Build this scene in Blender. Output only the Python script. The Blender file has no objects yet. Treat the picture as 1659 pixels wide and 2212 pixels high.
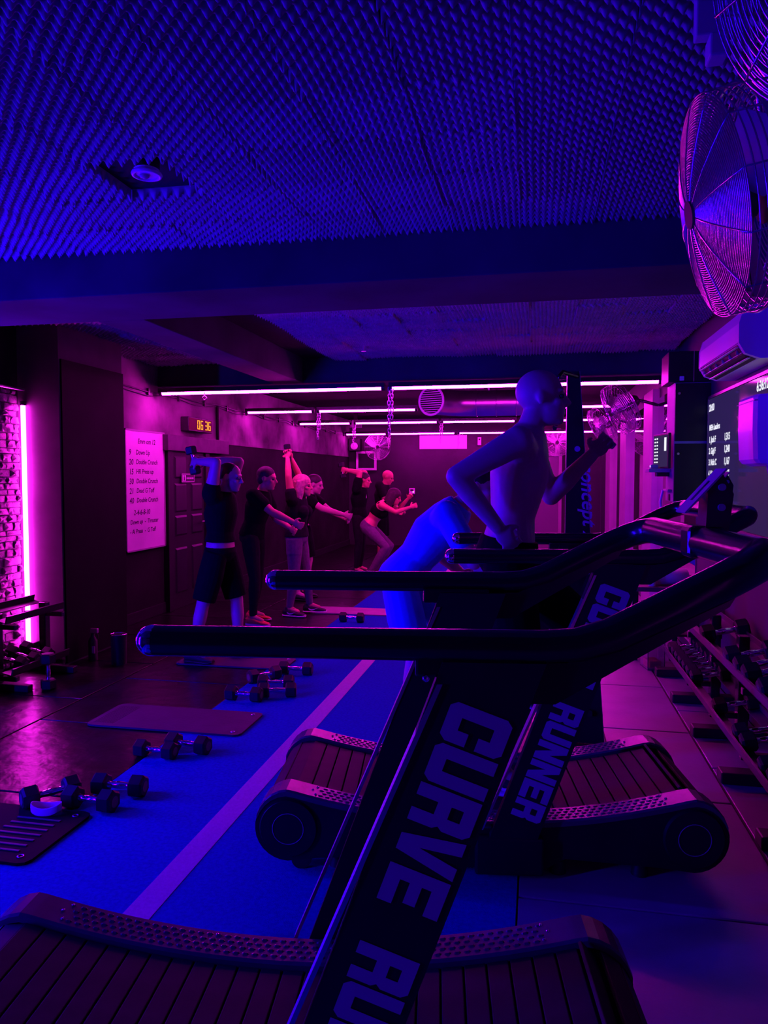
import bpy, bmesh, math, random
from mathutils import Vector as V, Matrix as M
random.seed(7)
sc = bpy.context.scene
C = sc.collection
PI = math.pi
# ------------------------------------------------------------------ camera
cd = bpy.data.cameras.new('camera'); cam = bpy.data.objects.new('camera', cd); C.objects.link(cam)
cd.sensor_width = 36; cd.lens = 1600/2212*36; cd.clip_start = 0.03
cam.location = (0, 0, 1.57)
cam.rotation_euler = (PI/2 - math.atan(78/1600), 0, math.atan(327.5/1600))
sc.camera = cam
# ------------------------------------------------------------------ world, exposure
w = bpy.data.worlds.new('World'); sc.world = w; w.use_nodes = True
w.node_tree.nodes['Background'].inputs[0].default_value = (0, 0, 0, 1)
sc.view_settings.view_transform = 'Standard'; sc.view_settings.look = 'None'
sc.view_settings.exposure = 0.0; sc.view_settings.gamma = 1
sc.view_settings.use_curve_mapping = False
sc.cycles.max_bounces = 6; sc.cycles.diffuse_bounces = 1; sc.cycles.glossy_bounces = 4
sc.cycles.sample_clamp_indirect = 4.0
PINK = (1.0, 0.011, 0.80); PINK_LED = (1.0, .015, .85); BLUE = (0.02, 0.0, 1.0)
ROW_STRENGTH = 84; LED_PINK = 82; LED_BLUE = 780; FILL_VIOLET = 3.5

# ------------------------------------------------------------------ materials
MATS = {}
def mat(name, col, rough=0.5, metal=0.0, var=0.0, scale=8.0, bump=0.0, bscale=40.0, spec=0.5, alpha=None, trans=0.0, detail=4):
    if name in MATS: return MATS[name]
    m = bpy.data.materials.new(name); m.use_nodes = True
    nt = m.node_tree; b = nt.nodes['Principled BSDF']
    b.inputs['Base Color'].default_value = (*col, 1); b.inputs['Roughness'].default_value = rough
    b.inputs['Metallic'].default_value = metal; b.inputs['Specular IOR Level'].default_value = spec
    if trans: b.inputs['Transmission Weight'].default_value = trans
    if var or bump:
        tc = nt.nodes.new('ShaderNodeTexCoord')
    if var:
        n = nt.nodes.new('ShaderNodeTexNoise'); n.inputs['Scale'].default_value = scale; n.inputs['Detail'].default_value = detail
        r = nt.nodes.new('ShaderNodeValToRGB')
        r.color_ramp.elements[0].position = .3; r.color_ramp.elements[1].position = .7
        r.color_ramp.elements[0].color = (*[max(0, c*(1-var)) for c in col], 1)
        r.color_ramp.elements[1].color = (*[min(1, c*(1+var)) for c in col], 1)
        nt.links.new(tc.outputs['Object'], n.inputs['Vector'])
        nt.links.new(n.outputs['Fac'], r.inputs['Fac']); nt.links.new(r.outputs['Color'], b.inputs['Base Color'])
    if bump:
        n2 = nt.nodes.new('ShaderNodeTexNoise'); n2.inputs['Scale'].default_value = bscale; n2.inputs['Detail'].default_value = 3
        bp = nt.nodes.new('ShaderNodeBump'); bp.inputs['Strength'].default_value = bump; bp.inputs['Distance'].default_value = 0.01
        nt.links.new(tc.outputs['Object'], n2.inputs['Vector'])
        nt.links.new(n2.outputs['Fac'], bp.inputs['Height']); nt.links.new(bp.outputs['Normal'], b.inputs['Normal'])
    MATS[name] = m
    return m
def emit(name, col, s):
    if name in MATS: return MATS[name]
    m = bpy.data.materials.new(name); m.use_nodes = True; nt = m.node_tree; nt.nodes.clear()
    e = nt.nodes.new('ShaderNodeEmission'); o = nt.nodes.new('ShaderNodeOutputMaterial')
    e.inputs[0].default_value = (*col, 1); e.inputs[1].default_value = s
    nt.links.new(e.outputs[0], o.inputs[0]); MATS[name] = m
    return m
m_blackpaint = mat('black_paint', (.014, .014, .016), .6, spec=.2, var=.3, scale=3)
m_darkwall = mat('dark_wall', (.017, .015, .017), .8, spec=.05, var=.55, scale=1.3, bump=.15, bscale=6, detail=6)
m_lit_concrete = mat('lit_stained_concrete', (.20, .175, .185), .85, spec=.15, var=.75, scale=1.6, bump=.25, bscale=9, detail=7)
m_beam = mat('painted_beam', (.05, .045, .075), .9, spec=.04, var=.35, scale=1.2)
m_ceil = mat('ceiling_black', (.03, .03, .035), .9, spec=.05, var=.3, scale=2)
m_foam = mat('acoustic_foam', (.30, .28, .32), .95, spec=.05, var=.15, scale=14)
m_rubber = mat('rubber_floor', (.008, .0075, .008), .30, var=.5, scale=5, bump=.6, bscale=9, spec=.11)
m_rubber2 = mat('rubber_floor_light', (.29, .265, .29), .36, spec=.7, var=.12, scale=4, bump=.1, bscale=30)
m_floor = mat('floor_joint', (.01, .01, .01), .7)
m_turf = mat('turf', (.012, .05, .40), .95, spec=.02, var=.16, scale=60, bump=.5, bscale=260)
m_line = mat('white_line', (.45, .45, .5), .9, spec=.05, var=.1, scale=90, bump=.4, bscale=260)
m_stone = mat('split_stone', (.36, .33, .34), .6, var=.6, scale=16, bump=.9, bscale=38)
m_smoothwall = mat('smooth_wall', (.10, .095, .10), .85, spec=.05, var=.2, scale=2.5)
m_steel = mat('black_steel', (.009, .009, .011), .24, metal=0, var=.2, scale=6, spec=.6)
m_satin = mat('satin_black', (.012, .012, .016), .45, spec=.3, var=.2, scale=6)
m_plastic = mat('black_plastic', (.012, .012, .014), .5, var=.2, scale=10)
m_chrome = mat('chrome', (.85, .85, .88), .12, metal=1)
m_chain = mat('chain_steel', (.75, .75, .8), .4, metal=.6)
m_blackmat = mat('black_mat', (.008, .008, .009), .7, spec=.06)
m_wire = mat('fan_wire', (.75, .75, .8), .22, metal=1)
m_alu = mat('aluminium', (.6, .6, .64), .35, metal=1)
m_galv = mat('galvanised_duct', (.6, .6, .62), .3, metal=1, var=.1, scale=5)
m_white = mat('white_plastic', (.75, .74, .76), .35)
m_board = mat('whiteboard_enamel', (.8, .78, .8), .3, var=.05, scale=3)
m_ink = mat('marker_ink', (.05, .03, .06), .6)
m_grey = mat('grey_plastic', (.35, .34, .36), .5)
m_letter = mat('printed_letters', (.42, .42, .5), .55)
m_belt = mat('belt_rubber', (.022, .020, .022), .6, spec=.14, var=.2, scale=12)
m_rail = mat('deck_rail', (.09, .085, .09), .27, var=.15, scale=9, spec=.5)
m_hex = mat('hex_rubber', (.014, .014, .016), .5, spec=.25, var=.2, scale=20)
m_hexface = mat('hex_face_print', (.07, .07, .08), .6)
m_mat = mat('exercise_mat', (.045, .04, .05), .6, spec=.2, var=.12, scale=7, bump=.15, bscale=50)
m_mat2 = mat('exercise_mat_light', (.30, .22, .25), .6, var=.12, scale=7)
m_pale = mat('skin_pale', (.62, .38, .36), .5, var=.08, scale=9)
m_skin = mat('skin', (.66, .27, .16), .5, var=.08, scale=9)
m_skin2 = mat('skin_tan', (.55, .30, .27), .5, var=.08, scale=9)
m_tee = mat('black_cloth', (.005, .005, .006), .95, spec=.08, var=.2, scale=20)
m_tee2 = mat('charcoal_cloth', (.014, .012, .015), .95, spec=.08, var=.2, scale=20)
m_short = mat('black_shorts_cloth', (.005, .005, .006), .95, spec=.08, var=.2, scale=20)
m_legging = mat('grey_leggings_cloth', (.13, .11, .13), .85, var=.15, scale=30)
m_bluecloth = mat('bright_blue_cloth', (.05, .12, .9), .85, var=.1, scale=8)
m_sole = mat('white_sole', (.75, .73, .75), .6)
m_shoe_black = mat('black_knit_shoe', (.02, .02, .022), .8)
m_shoe_orange = mat('orange_shoe', (.85, .16, .06), .7, var=.15, scale=30)
m_shoe_blue = mat('pale_blue_shoe', (.45, .5, .75), .7, var=.1, scale=30)
m_logo = mat('white_print', (.85, .85, .88), .6)
m_blond = mat('blond_hair', (.62, .42, .24), .6, var=.3, scale=40)
m_hairdark = mat('dark_hair', (.03, .018, .015), .6, var=.3, scale=40)
m_eye = mat('eye', (.05, .04, .04), .2)
m_mirror = mat('mirror_glass', (.82, .82, .85), .015, metal=1)
m_post = mat('pale_post', (.34, .31, .33), .55, var=.08, scale=4)
m_clear = mat('clear_plastic', (.9, .9, .92), .08, trans=.95)
m_red = mat('red_plastic', (.8, .06, .05), .4)
m_towel = mat('white_towel', (.75, .75, .78), .95, bump=.4, bscale=120)
m_fabric = mat('dark_fabric', (.05, .035, .045), .95, bump=.4, bscale=60)
m_wood = mat('dark_wood', (.09, .06, .06), .5, var=.3, scale=7)
e_row = emit('pink_tube_light', PINK, ROW_STRENGTH)
e_led = emit('pink_led_light', PINK_LED, LED_PINK)
e_blue = emit('blue_led_light', BLUE, LED_BLUE)
e_violet_fill = emit('violet_fill_light', (.55, .005, .9), FILL_VIOLET)
e_digit = emit('clock_digits', (1.0, .32, .03), 1.6)
e_screen = emit('screen_glow', (.035, .018, .085), 1.0)
e_text = emit('screen_text', (.85, .85, 1.0), 1.1)
e_dot = emit('indicator', (.9, .9, 1.0), 1.5)

# ------------------------------------------------------------------ mesh helpers
class MB:
    def __init__(s): s.v = []; s.f = []; s.sm = []
    def add(s, vs, fs, smooth=False, mx=None):
        o = len(s.v)
        s.v += [tuple(mx @ V(p)) if mx else tuple(p) for p in vs]
        s.f += [tuple(i+o for i in f) for f in fs]; s.sm += [smooth]*len(fs)
        return s
    def box(s, a, b, mx=None):
        (x0, y0, z0), (x1, y1, z1) = a, b
        vs = [(x0,y0,z0),(x1,y0,z0),(x1,y1,z0),(x0,y1,z0),(x0,y0,z1),(x1,y0,z1),(x1,y1,z1),(x0,y1,z1)]
        return s.add(vs, [(3,2,1,0),(4,5,6,7),(0,1,5,4),(1,2,6,5),(2,3,7,6),(3,0,4,7)], mx=mx)
    def cbox(s, a, b, c, mx=None):      # box with chamfered edges
        bm = bmesh.new(); bmesh.ops.create_cube(bm, size=1)
        ctr = (V(a)+V(b))/2; d = V(b)-V(a)
        for v in bm.verts: v.co = V((v.co.x*d.x, v.co.y*d.y, v.co.z*d.z)) + ctr
        bmesh.ops.bevel(bm, geom=bm.edges[:], offset=c, segments=2, affect='EDGES', profile=.5)
        bm.verts.index_update()
        s.add([v.co.copy() for v in bm.verts], [[v.index for v in f.verts] for f in bm.faces], mx=mx); bm.free()
        return s
    def loft(s, secs, n=16, caps=True, smooth=True, mx=None):   # secs: (centre, u, v)
        vs = []; fs = []
        for c, u, v in secs:
            c, u, v = V(c), V(u), V(v)
            for i in range(n):
                a = 2*PI*i/n; vs.append(c + u*math.cos(a) + v*math.sin(a))
        k = len(secs)
        for j in range(k-1):
            for i in range(n):
                i2 = (i+1) % n
                fs.append((j*n+i, j*n+i2, (j+1)*n+i2, (j+1)*n+i))
        s.add(vs, fs, smooth, mx)
        if caps:
            s.add(vs[:n], [tuple(range(n))[::-1]], False, mx); s.add(vs[-n:], [tuple(range(n))], False, mx)
        return s
    def cyl(s, p0, p1, r0, r1=None, n=16, caps=True, mx=None):
        r1 = r0 if r1 is None else r1
        u, v = perp(V(p1)-V(p0))
        return s.loft([(p0, u*r0, v*r0), (p1, u*r1, v*r1)], n, caps, True, mx)
    def tube(s, pts, r, n=10, mx=None, closed=False):
        pts = [V(p) for p in pts]; secs = []
        u = None; k = len(pts)
        for i, p in enumerate(pts):
            if closed: d = pts[(i+1) % k]-pts[i-1]
            else: d = pts[min(i+1, k-1)]-pts[max(i-1, 0)]
            d.normalize()
            if u is None: u, v = perp(d)
            u = (u - d*u.dot(d)).normalized(); v = d.cross(u)
            rr = r[i] if isinstance(r, (list, tuple)) else r
            secs.append((p, u*rr, v*rr))
        if closed: secs.append(secs[0])
        return s.loft(secs, n, not closed, True, mx)
    def ell(s, c, rx, ry, rz, n=16, k=10, mx=None, axes=None):
        c = V(c); X, Y, Z = axes if axes else (V((1,0,0)), V((0,1,0)), V((0,0,1)))
        secs = []
        for j in range(k+1):
            t = PI*j/k; q = max(math.sin(t), 1e-3)
            secs.append((c - Z*(rz*math.cos(t)), X*(rx*q), Y*(ry*q)))
        return s.loft(secs, n, True, True, mx)
    def prism(s, poly, y0, y1, mx=None):   # polygon in xz extruded along y
        n = len(poly); vs = [(x, y0, z) for x, z in poly]+[(x, y1, z) for x, z in poly]
        fs = [tuple(range(n))[::-1], tuple(range(n, 2*n))]+[(i, (i+1) % n, n+(i+1) % n, n+i) for i in range(n)]
        return s.add(vs, fs, False, mx)
    def flat(s, poly, mx=None): return s.add([(x, 0, z) for x, z in poly], [tuple(range(len(poly)))], False, mx)
    def mesh(s, name):
        me = bpy.data.meshes.new(name); me.from_pydata([tuple(p) for p in s.v], [], s.f)
        me.polygons.foreach_set('use_smooth', s.sm)
        bm = bmesh.new(); bm.from_mesh(me); bmesh.ops.recalc_face_normals(bm, faces=bm.faces[:]); bm.to_mesh(me); bm.free()
        me.update(); return me
    def obj(s, name, m, parent=None, mx=None):
        return link(name, s.mesh(name), m, parent, mx)
def perp(d):
    d = d.normalized(); a = V((0,0,1)) if abs(d.z) < .9 else V((1,0,0))
    u = a.cross(d).normalized(); return u, d.cross(u)
def link(name, me, m, parent=None, mx=None):
    if m and not me.materials: me.materials.append(m)
    o = bpy.data.objects.new(name, me); C.objects.link(o)
    if parent: o.parent = parent
    if mx: o.matrix_local = mx
    return o
def tag(o, label=None, cat=None, group=None, kind=None):
    if label: o['label'] = label
    if cat: o['category'] = cat
    if group: o['group'] = group
    if kind: o['kind'] = kind
    return o
def thing(name, label, cat, loc=(0,0,0), rotz=0, group=None, rot=None):
    o = bpy.data.objects.new(name, None); C.objects.link(o); o.empty_display_size = .1
    o.location = loc; o.rotation_euler = rot if rot else (0, 0, rotz)
    return tag(o, label, cat, group)
def struct(name, mb, m, label, cat, parent=None):
    o = mb.obj(name, m, parent)
    if not parent: tag(o, label, cat, None, 'structure')
    return o
def dup(root, loc, rot, label, group=None):
    r = root.copy(); C.objects.link(r); r.location = loc; r.rotation_euler = rot; r['label'] = label
    if group: r['group'] = group
    for ch in [c for c in root.children]:
        c = ch.copy(); C.objects.link(c); c.parent = r
        for g in ch.children:
            d = g.copy(); C.objects.link(d); d.parent = c
    return r
def T(x, y, z): return M.Translation((x, y, z))
def R(a, ax): return M.Rotation(math.radians(a), 4, ax)
def text_mesh(s, size, bold=0.0, shear=0.0, align='LEFT', extrude=0.0):
    cu = bpy.data.curves.new('t', 'FONT'); cu.body = s; cu.size = size; cu.offset = bold; cu.shear = shear; cu.align_x = align
    cu.resolution_u = 3; cu.extrude = extrude
    o = bpy.data.objects.new('t', cu); C.objects.link(o)
    dg = bpy.context.evaluated_depsgraph_get()
    me = bpy.data.meshes.new_from_object(o.evaluated_get(dg)); bpy.data.objects.remove(o); bpy.data.curves.remove(cu)
    return me
def text_obj(name, s, size, m, parent, mx, **k):
    me = text_mesh(s, size, **k); me.materials.clear()
    return link(name, me, m, parent, mx)

# ------------------------------------------------------------------ THE ROOM
XL, XR, YB, YF, ZC = -4.18, 1.36, 16.45, -2.4, 2.84
floor = struct('floor', MB().box((XL-.2, YF-.2, -.2), (XR+.2, YB+.2, -.02)), m_floor, 'dark gym floor of rubber tiles and a blue turf lane', 'floor')
def tiles(x0, x1, ys, m):
    for a, b in zip(ys, ys[1:]):
        MB().cbox((x0+.006, a+.006, -.03), (x1-.006, b-.006, 0), .004).obj('floor_tile', m, floor)
def seq(y0, off, end):
    r = [y0]; y = y0+off
    while y < end: r.append(y); y += 1.0
    return r+[end]
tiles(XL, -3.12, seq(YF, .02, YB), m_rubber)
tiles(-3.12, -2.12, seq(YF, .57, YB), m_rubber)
MB().box((-2.12, YF, -.02), (-.055, YB, .002)).obj('turf_lane', m_turf, floor)
MB().box((-1.435, YF, .002), (-1.325, YB, .004)).obj('lane_line', m_line, floor)
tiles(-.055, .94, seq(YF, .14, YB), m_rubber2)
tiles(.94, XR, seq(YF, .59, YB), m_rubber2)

wl = struct('wall_left', MB().box((XL-.2, YF, 0), (XL, YB+.2, ZC)), m_darkwall, 'dark left wall with stained concrete coloured as tube-lit above and rough stone by the pink tube', 'wall')
# concrete band coloured lighter to carry the tube light; split-face stone beside the tube
MB().box((XL, 6.35, 2.0), (XL+.012, YB, ZC)).obj('lit_concrete_band', m_lit_concrete, wl)
MB().box((XL, YF, 0), (XL+.01, 5.38, 2.26)).obj('stone_backing', m_blackpaint, wl)
z = 0.02; cnt = 0
stone_protos = []
for k in range(12):
    b = MB(); r = random.random
    vs = []
    for (yy, zz) in ((-.5,-.5),(.5,-.5),(.5,.5),(-.5,.5)): vs.append((0, yy, zz))
    for (yy, zz) in ((-.46,-.44),(.05*r(),-.47),(.46,-.43),(.47,.05),(.44,.45),(-.04,.46),(-.45,.44),(-.47,-.02)):
        vs.append((.35+.5*r(), yy+.06*(r()-.5), zz+.08*(r()-.5)))
    vs.append((.6+.4*r(), .2*(r()-.5), .2*(r()-.5)))
    fs = [(3,2,1,0),(0,1,6,5,4),(1,2,8,7,6),(2,3,10,9,8),(3,0,4,11,10)]+[(4+i, 4+(i+1) % 8, 12) for i in range(8)]
    b.add(vs, fs); me = b.mesh('stone'); me.materials.append(m_stone); stone_protos.append(me)
while z < 2.24 and cnt < 300:
    h = random.uniform(.042, .075); y = 4.72+random.uniform(-.05, 0)
    while y < 5.33:
        wd = random.uniform(.05, .13); wd = min(wd, 5.37-y)
        o = link('stone', random.choice(stone_protos), None, wl)
        o.location = (XL+.01, y+wd/2, z+h/2); o.scale = (random.uniform(.012, .05), wd-.005, h-.005)
        y += wd; cnt += 1
    z += h
MB().tube([(XL+.09, 3.0, 2.30), (XL+.09, 5.36, 2.27)], .012).obj('stone_rail', m_alu, wl)
pil = struct('wall_pillar', MB().box((XL, 5.40, 0), (-3.80, 6.34, ZC)), m_smoothwall, 'square pillar with a smooth front beside the pink vertical tube', 'wall')
MB().box((-3.80, 5.42, .02), (-3.785, 6.34, 2.52)).obj('side_panel', mat('pillar_panel', (.011,.010,.011), .7, spec=.05, var=.25, scale=2), pil)
struct('wall_back', MB().box((XL-.2, YB, 0), (XR+.2, YB+.2, ZC)).box((XL, YB-.012, 0), (XR, YB, .96)), mat('back_wall_paint', (.04,.034,.042), .7, spec=.15, var=.25, scale=1), 'dark back wall behind the exercising people', 'wall')
wr = struct('wall_right', MB().box((XR, YF, 0), (XR+.2, YB+.2, ZC)), mat('right_wall_paint', (.07,.065,.075), .6, var=.2, scale=1.5), 'right wall with mirrors and a big screen', 'wall')
struct('wall_front', MB().box((XL-.2, YF-.2, 0), (XR+.2, YF, ZC)), m_darkwall, 'wall behind the viewer', 'wall')
ceil = struct('ceiling', MB().box((XL-.2, YF-.2, ZC), (XR+.2, YB+.2, ZC+.2)), m_ceil, 'dark ceiling covered in egg-crate acoustic foam tiles', 'ceiling')
struct('trim_1', MB().cbox((XL, 3.77, 2.57), (XR, 4.40, ZC), .006), m_beam, 'wide painted ceiling beam across the room', 'beam')
struct('trim_2', MB().cbox((-2.80, 4.40, 2.57), (-2.47, 7.70, ZC), .006), m_beam, 'lengthwise ceiling beam joining the two cross beams', 'beam')
struct('trim_3', MB().cbox((XL, 7.70, 2.57), (XR, 8.05, ZC), .006), m_beam, 'second ceiling beam above the nearest row of tubes', 'beam')
struct('baseboard_left', MB().cbox((XL, 6.36, 0), (XL+.02, YB, .12), .004), m_blackpaint, 'black skirting board on the left wall', 'baseboard')
# acoustic foam tiles -------------------------------------------------------
def foam_mesh(nb, sub, amp, seed):
    n = nb*sub; S = .343; vs = []; rnd = random.Random(seed)
    for j in range(n+1):
        for i in range(n+1):
            u, v = i/sub, j/sub
            q = math.cos(PI*u*1.0)*math.cos(PI*v*1.0)
            q = math.copysign(abs(q)**1.15, q)
            h = -(amp*1.25 + amp*q)
            vs.append((S*(i/n-.5), S*(j/n-.5), h))
    fs = [(j*(n+1)+i, (j+1)*(n+1)+i, (j+1)*(n+1)+i+1, j*(n+1)+i+1) for j in range(n) for i in range(n)]
    o = len(vs)
    ring = [i for i in range(n+1)]+[j*(n+1)+n for j in range(1, n+1)]+[n*(n+1)+i for i in range(n-1, -1, -1)]+[j*(n+1) for j in range(n-1, 0, -1)]
    for k in ring: vs.append((vs[k][0], vs[k][1], 0))
    L = len(ring)
    fs += [(ring[k], ring[(k+1) % L], o+(k+1) % L, o+k) for k in range(L)]
    b = MB(); b.add(vs, fs, True); me = b.mesh('foam_panel'); me.materials.append(m_foam); return me
foamA = [foam_mesh(12, 4, .025, s) for s in (1, 2)]
foamB = [foam_mesh(12, 3, .02, s) for s in (1,)]
def foam(x0, x1, y0, y1, protos, skip=()):
    S = .349; ny = int(round((y1-y0)/S)); nx = int(round((x1-x0)/S))
    for j in range(ny):
        for i in range(nx):
            x = x0+(i+.5)*(x1-x0)/nx; y = y0+(j+.5)*(y1-y0)/ny
            if any(abs(x-sx) < .12 and abs(y-sy) < .12 for sx, sy in skip): continue
            o = link('foam_panel', random.choice(protos), None, ceil)
            o.location = (x+random.uniform(-.003,.003), y+random.uniform(-.003,.003), ZC-random.uniform(0, .004 if y < 4 else .02))
            tl = .012 if y < 4 else .04
            o.rotation_euler = (random.uniform(-tl,tl), random.uniform(-tl,tl), random.choice((0, PI/2, PI))+random.uniform(-.01,.01))
            o.scale = (.349/.343*(x1-x0)/nx/S*.995, (y1-y0)/ny/S*1.01, 1)
foam(-4.14, 1.27, .97, 3.76, foamA, [(-1.54, 2.78)])
foam(XL+.02, -2.83, 4.9, 7.68, foamB)
foam(-2.1, 1.3, 4.9, 7.68, foamB)

# ------------------------------------------------------------------ LIGHTS OF THE ROOM
def tube_light(name, label, p0, p1, r, em, group, up=(0,0,1), batten=True):
    p0, p1 = V(p0), V(p1); d = (p1-p0).normalized(); t = thing(name, label, 'light', p0, 0, group)
    q = p1-p0
    MB().cyl(d*.02, q-d*.02, r, n=12).obj('tube', em, t)
    for e, s in ((V((0,0,0)), 1), (q, -1)):
        MB().cyl(e, e+d*.035*s, r*1.25, n=12).obj('end_cap', m_plastic, t)
    if batten:
        u = V(up); s = d.cross(u).normalized()
        mx = M((( *d, 0), (*s, 0), (*u, 0), (0,0,0,1))).transposed()
        MB().box((0, -.038, r+.004), (q.length, .038, r+.022), mx).box((0, -.041, .001), (q.length, -.038, r+.022), mx).box((0, .038, .001), (q.length, .041, r+.022), mx).obj('reflector_channel', m_steel, t)
    return t
ZT = 2.49
rows = [(7.62, [-4.12, -1.52, 1.22], 'nearest'), (10.13, [-4.12, -3.05, -1.57, -.26, 1.2], 'second'),
        (12.54, [-4.12, -3.11, -1.59, -.29, 1.2], 'third'), (15.88, [-4.14, -3.15, -1.65, -.45, 1.25], 'farthest')]
ordn = ['leftmost', 'second', 'third', 'fourth']
for y, xs, nm in rows:
    for k, (a, b) in enumerate(zip(xs, xs[1:])):
        tube_light('light_tube', f'{ordn[k]} glowing pink tube from the left in the {nm} ceiling row', (a+.015, y, ZT), (b-.03, y, ZT), .026, e_row, 'pink ceiling tubes')
tube_light('wall_light_tube', 'tall glowing pink tube standing upright against the stone wall corner', (-4.115, 5.377, .15), (-4.115, 5.377, 2.18), .019, e_led, 'vertical wall tubes', (0, 1, 0), False)
# added unseen pillar blocks blue light; the same upright tubes go on in blue
struct('blocker_pillar', MB().box((XL, 3.75, 0), (-3.78, 4.62, ZC)), m_smoothwall, 'added unseen square pillar on the left wall blocking blue light', 'wall')
for k, (y, lab) in enumerate(((2.95, 'blue upright tube on the left wall before the added pillar'), (.25, 'blue upright tube on the left wall behind the viewer'))):
    tube_light('wall_light_tube', lab, (XL+.09, y, .15), (XL+.09, y, 2.18), .019, e_blue, 'vertical wall tubes', (-1, 0, 0), False)
tube_light('wall_light_tube', 'added violet fill tube, unseen on the right wall behind the viewer', (XR-.06, -.3, .15), (XR-.06, -.3, 2.18), .019, e_violet_fill, 'vertical wall tubes', (1, 0, 0), False)  # unseen tube added to lend the right side a violet tint


# ------------------------------------------------------------------ TREADMILLS
LET = {}
_w, _t, _c = .8, .27, .1
LET['C'] = [[(_c,0),(_w-_c,0),(_w,_c),(_w,.42),(_w-_t,.42),(_w-_t,.24),(_t,.24),(_t,.76),(_w-_t,.76),(_w-_t,.58),(_w,.58),(_w,1-_c),(_w-_c,1),(_c,1),(0,1-_c),(0,_c)]]
LET['U'] = [[(0,1),(0,_c),(_c,0),(_w-_c,0),(_w,_c),(_w,1),(_w-_t,1),(_w-_t,.24),(_t,.24),(_t,1)]]
LET['R'] = [[(0,0),(_t,0),(_t,1),(0,1)],[(_t,.78),(_w-_t,.78),(_w-_t,1),(_t,1)],[(_t,.36),(_w-_t,.36),(_w-_t,.58),(_t,.58)],[(_w-_t,0),(_w,0),(_w,.4),(_w-.07,.48),(_w,.56),(_w,1-_c),(_w-_c,1),(_w-_t,1)]]
LET['V'] = [[(0,1),(_w/2-.17,0),(_w/2+.17,0),(_w,1),(_w-_t,1),(_w/2,.34),(_t,1)]]
LET['E'] = [[(0,0),(_w,0),(_w,.24),(_t,.24),(_t,.4),(_w-.1,.4),(_w-.1,.6),(_t,.6),(_t,.76),(_w,.76),(_w,1),(0,1)]]
LET['N'] = [[(0,0),(_t,0),(_t,.52),(_w-_t,0),(_w,0),(_w,1),(_w-_t,1),(_w-_t,.48),(_t,1),(0,1)]]
DW = .735          # width of the deck
HW = .80           # position of the far handrail
def deck_z(x): return .205 + .105*(x/.78)**2
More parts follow.
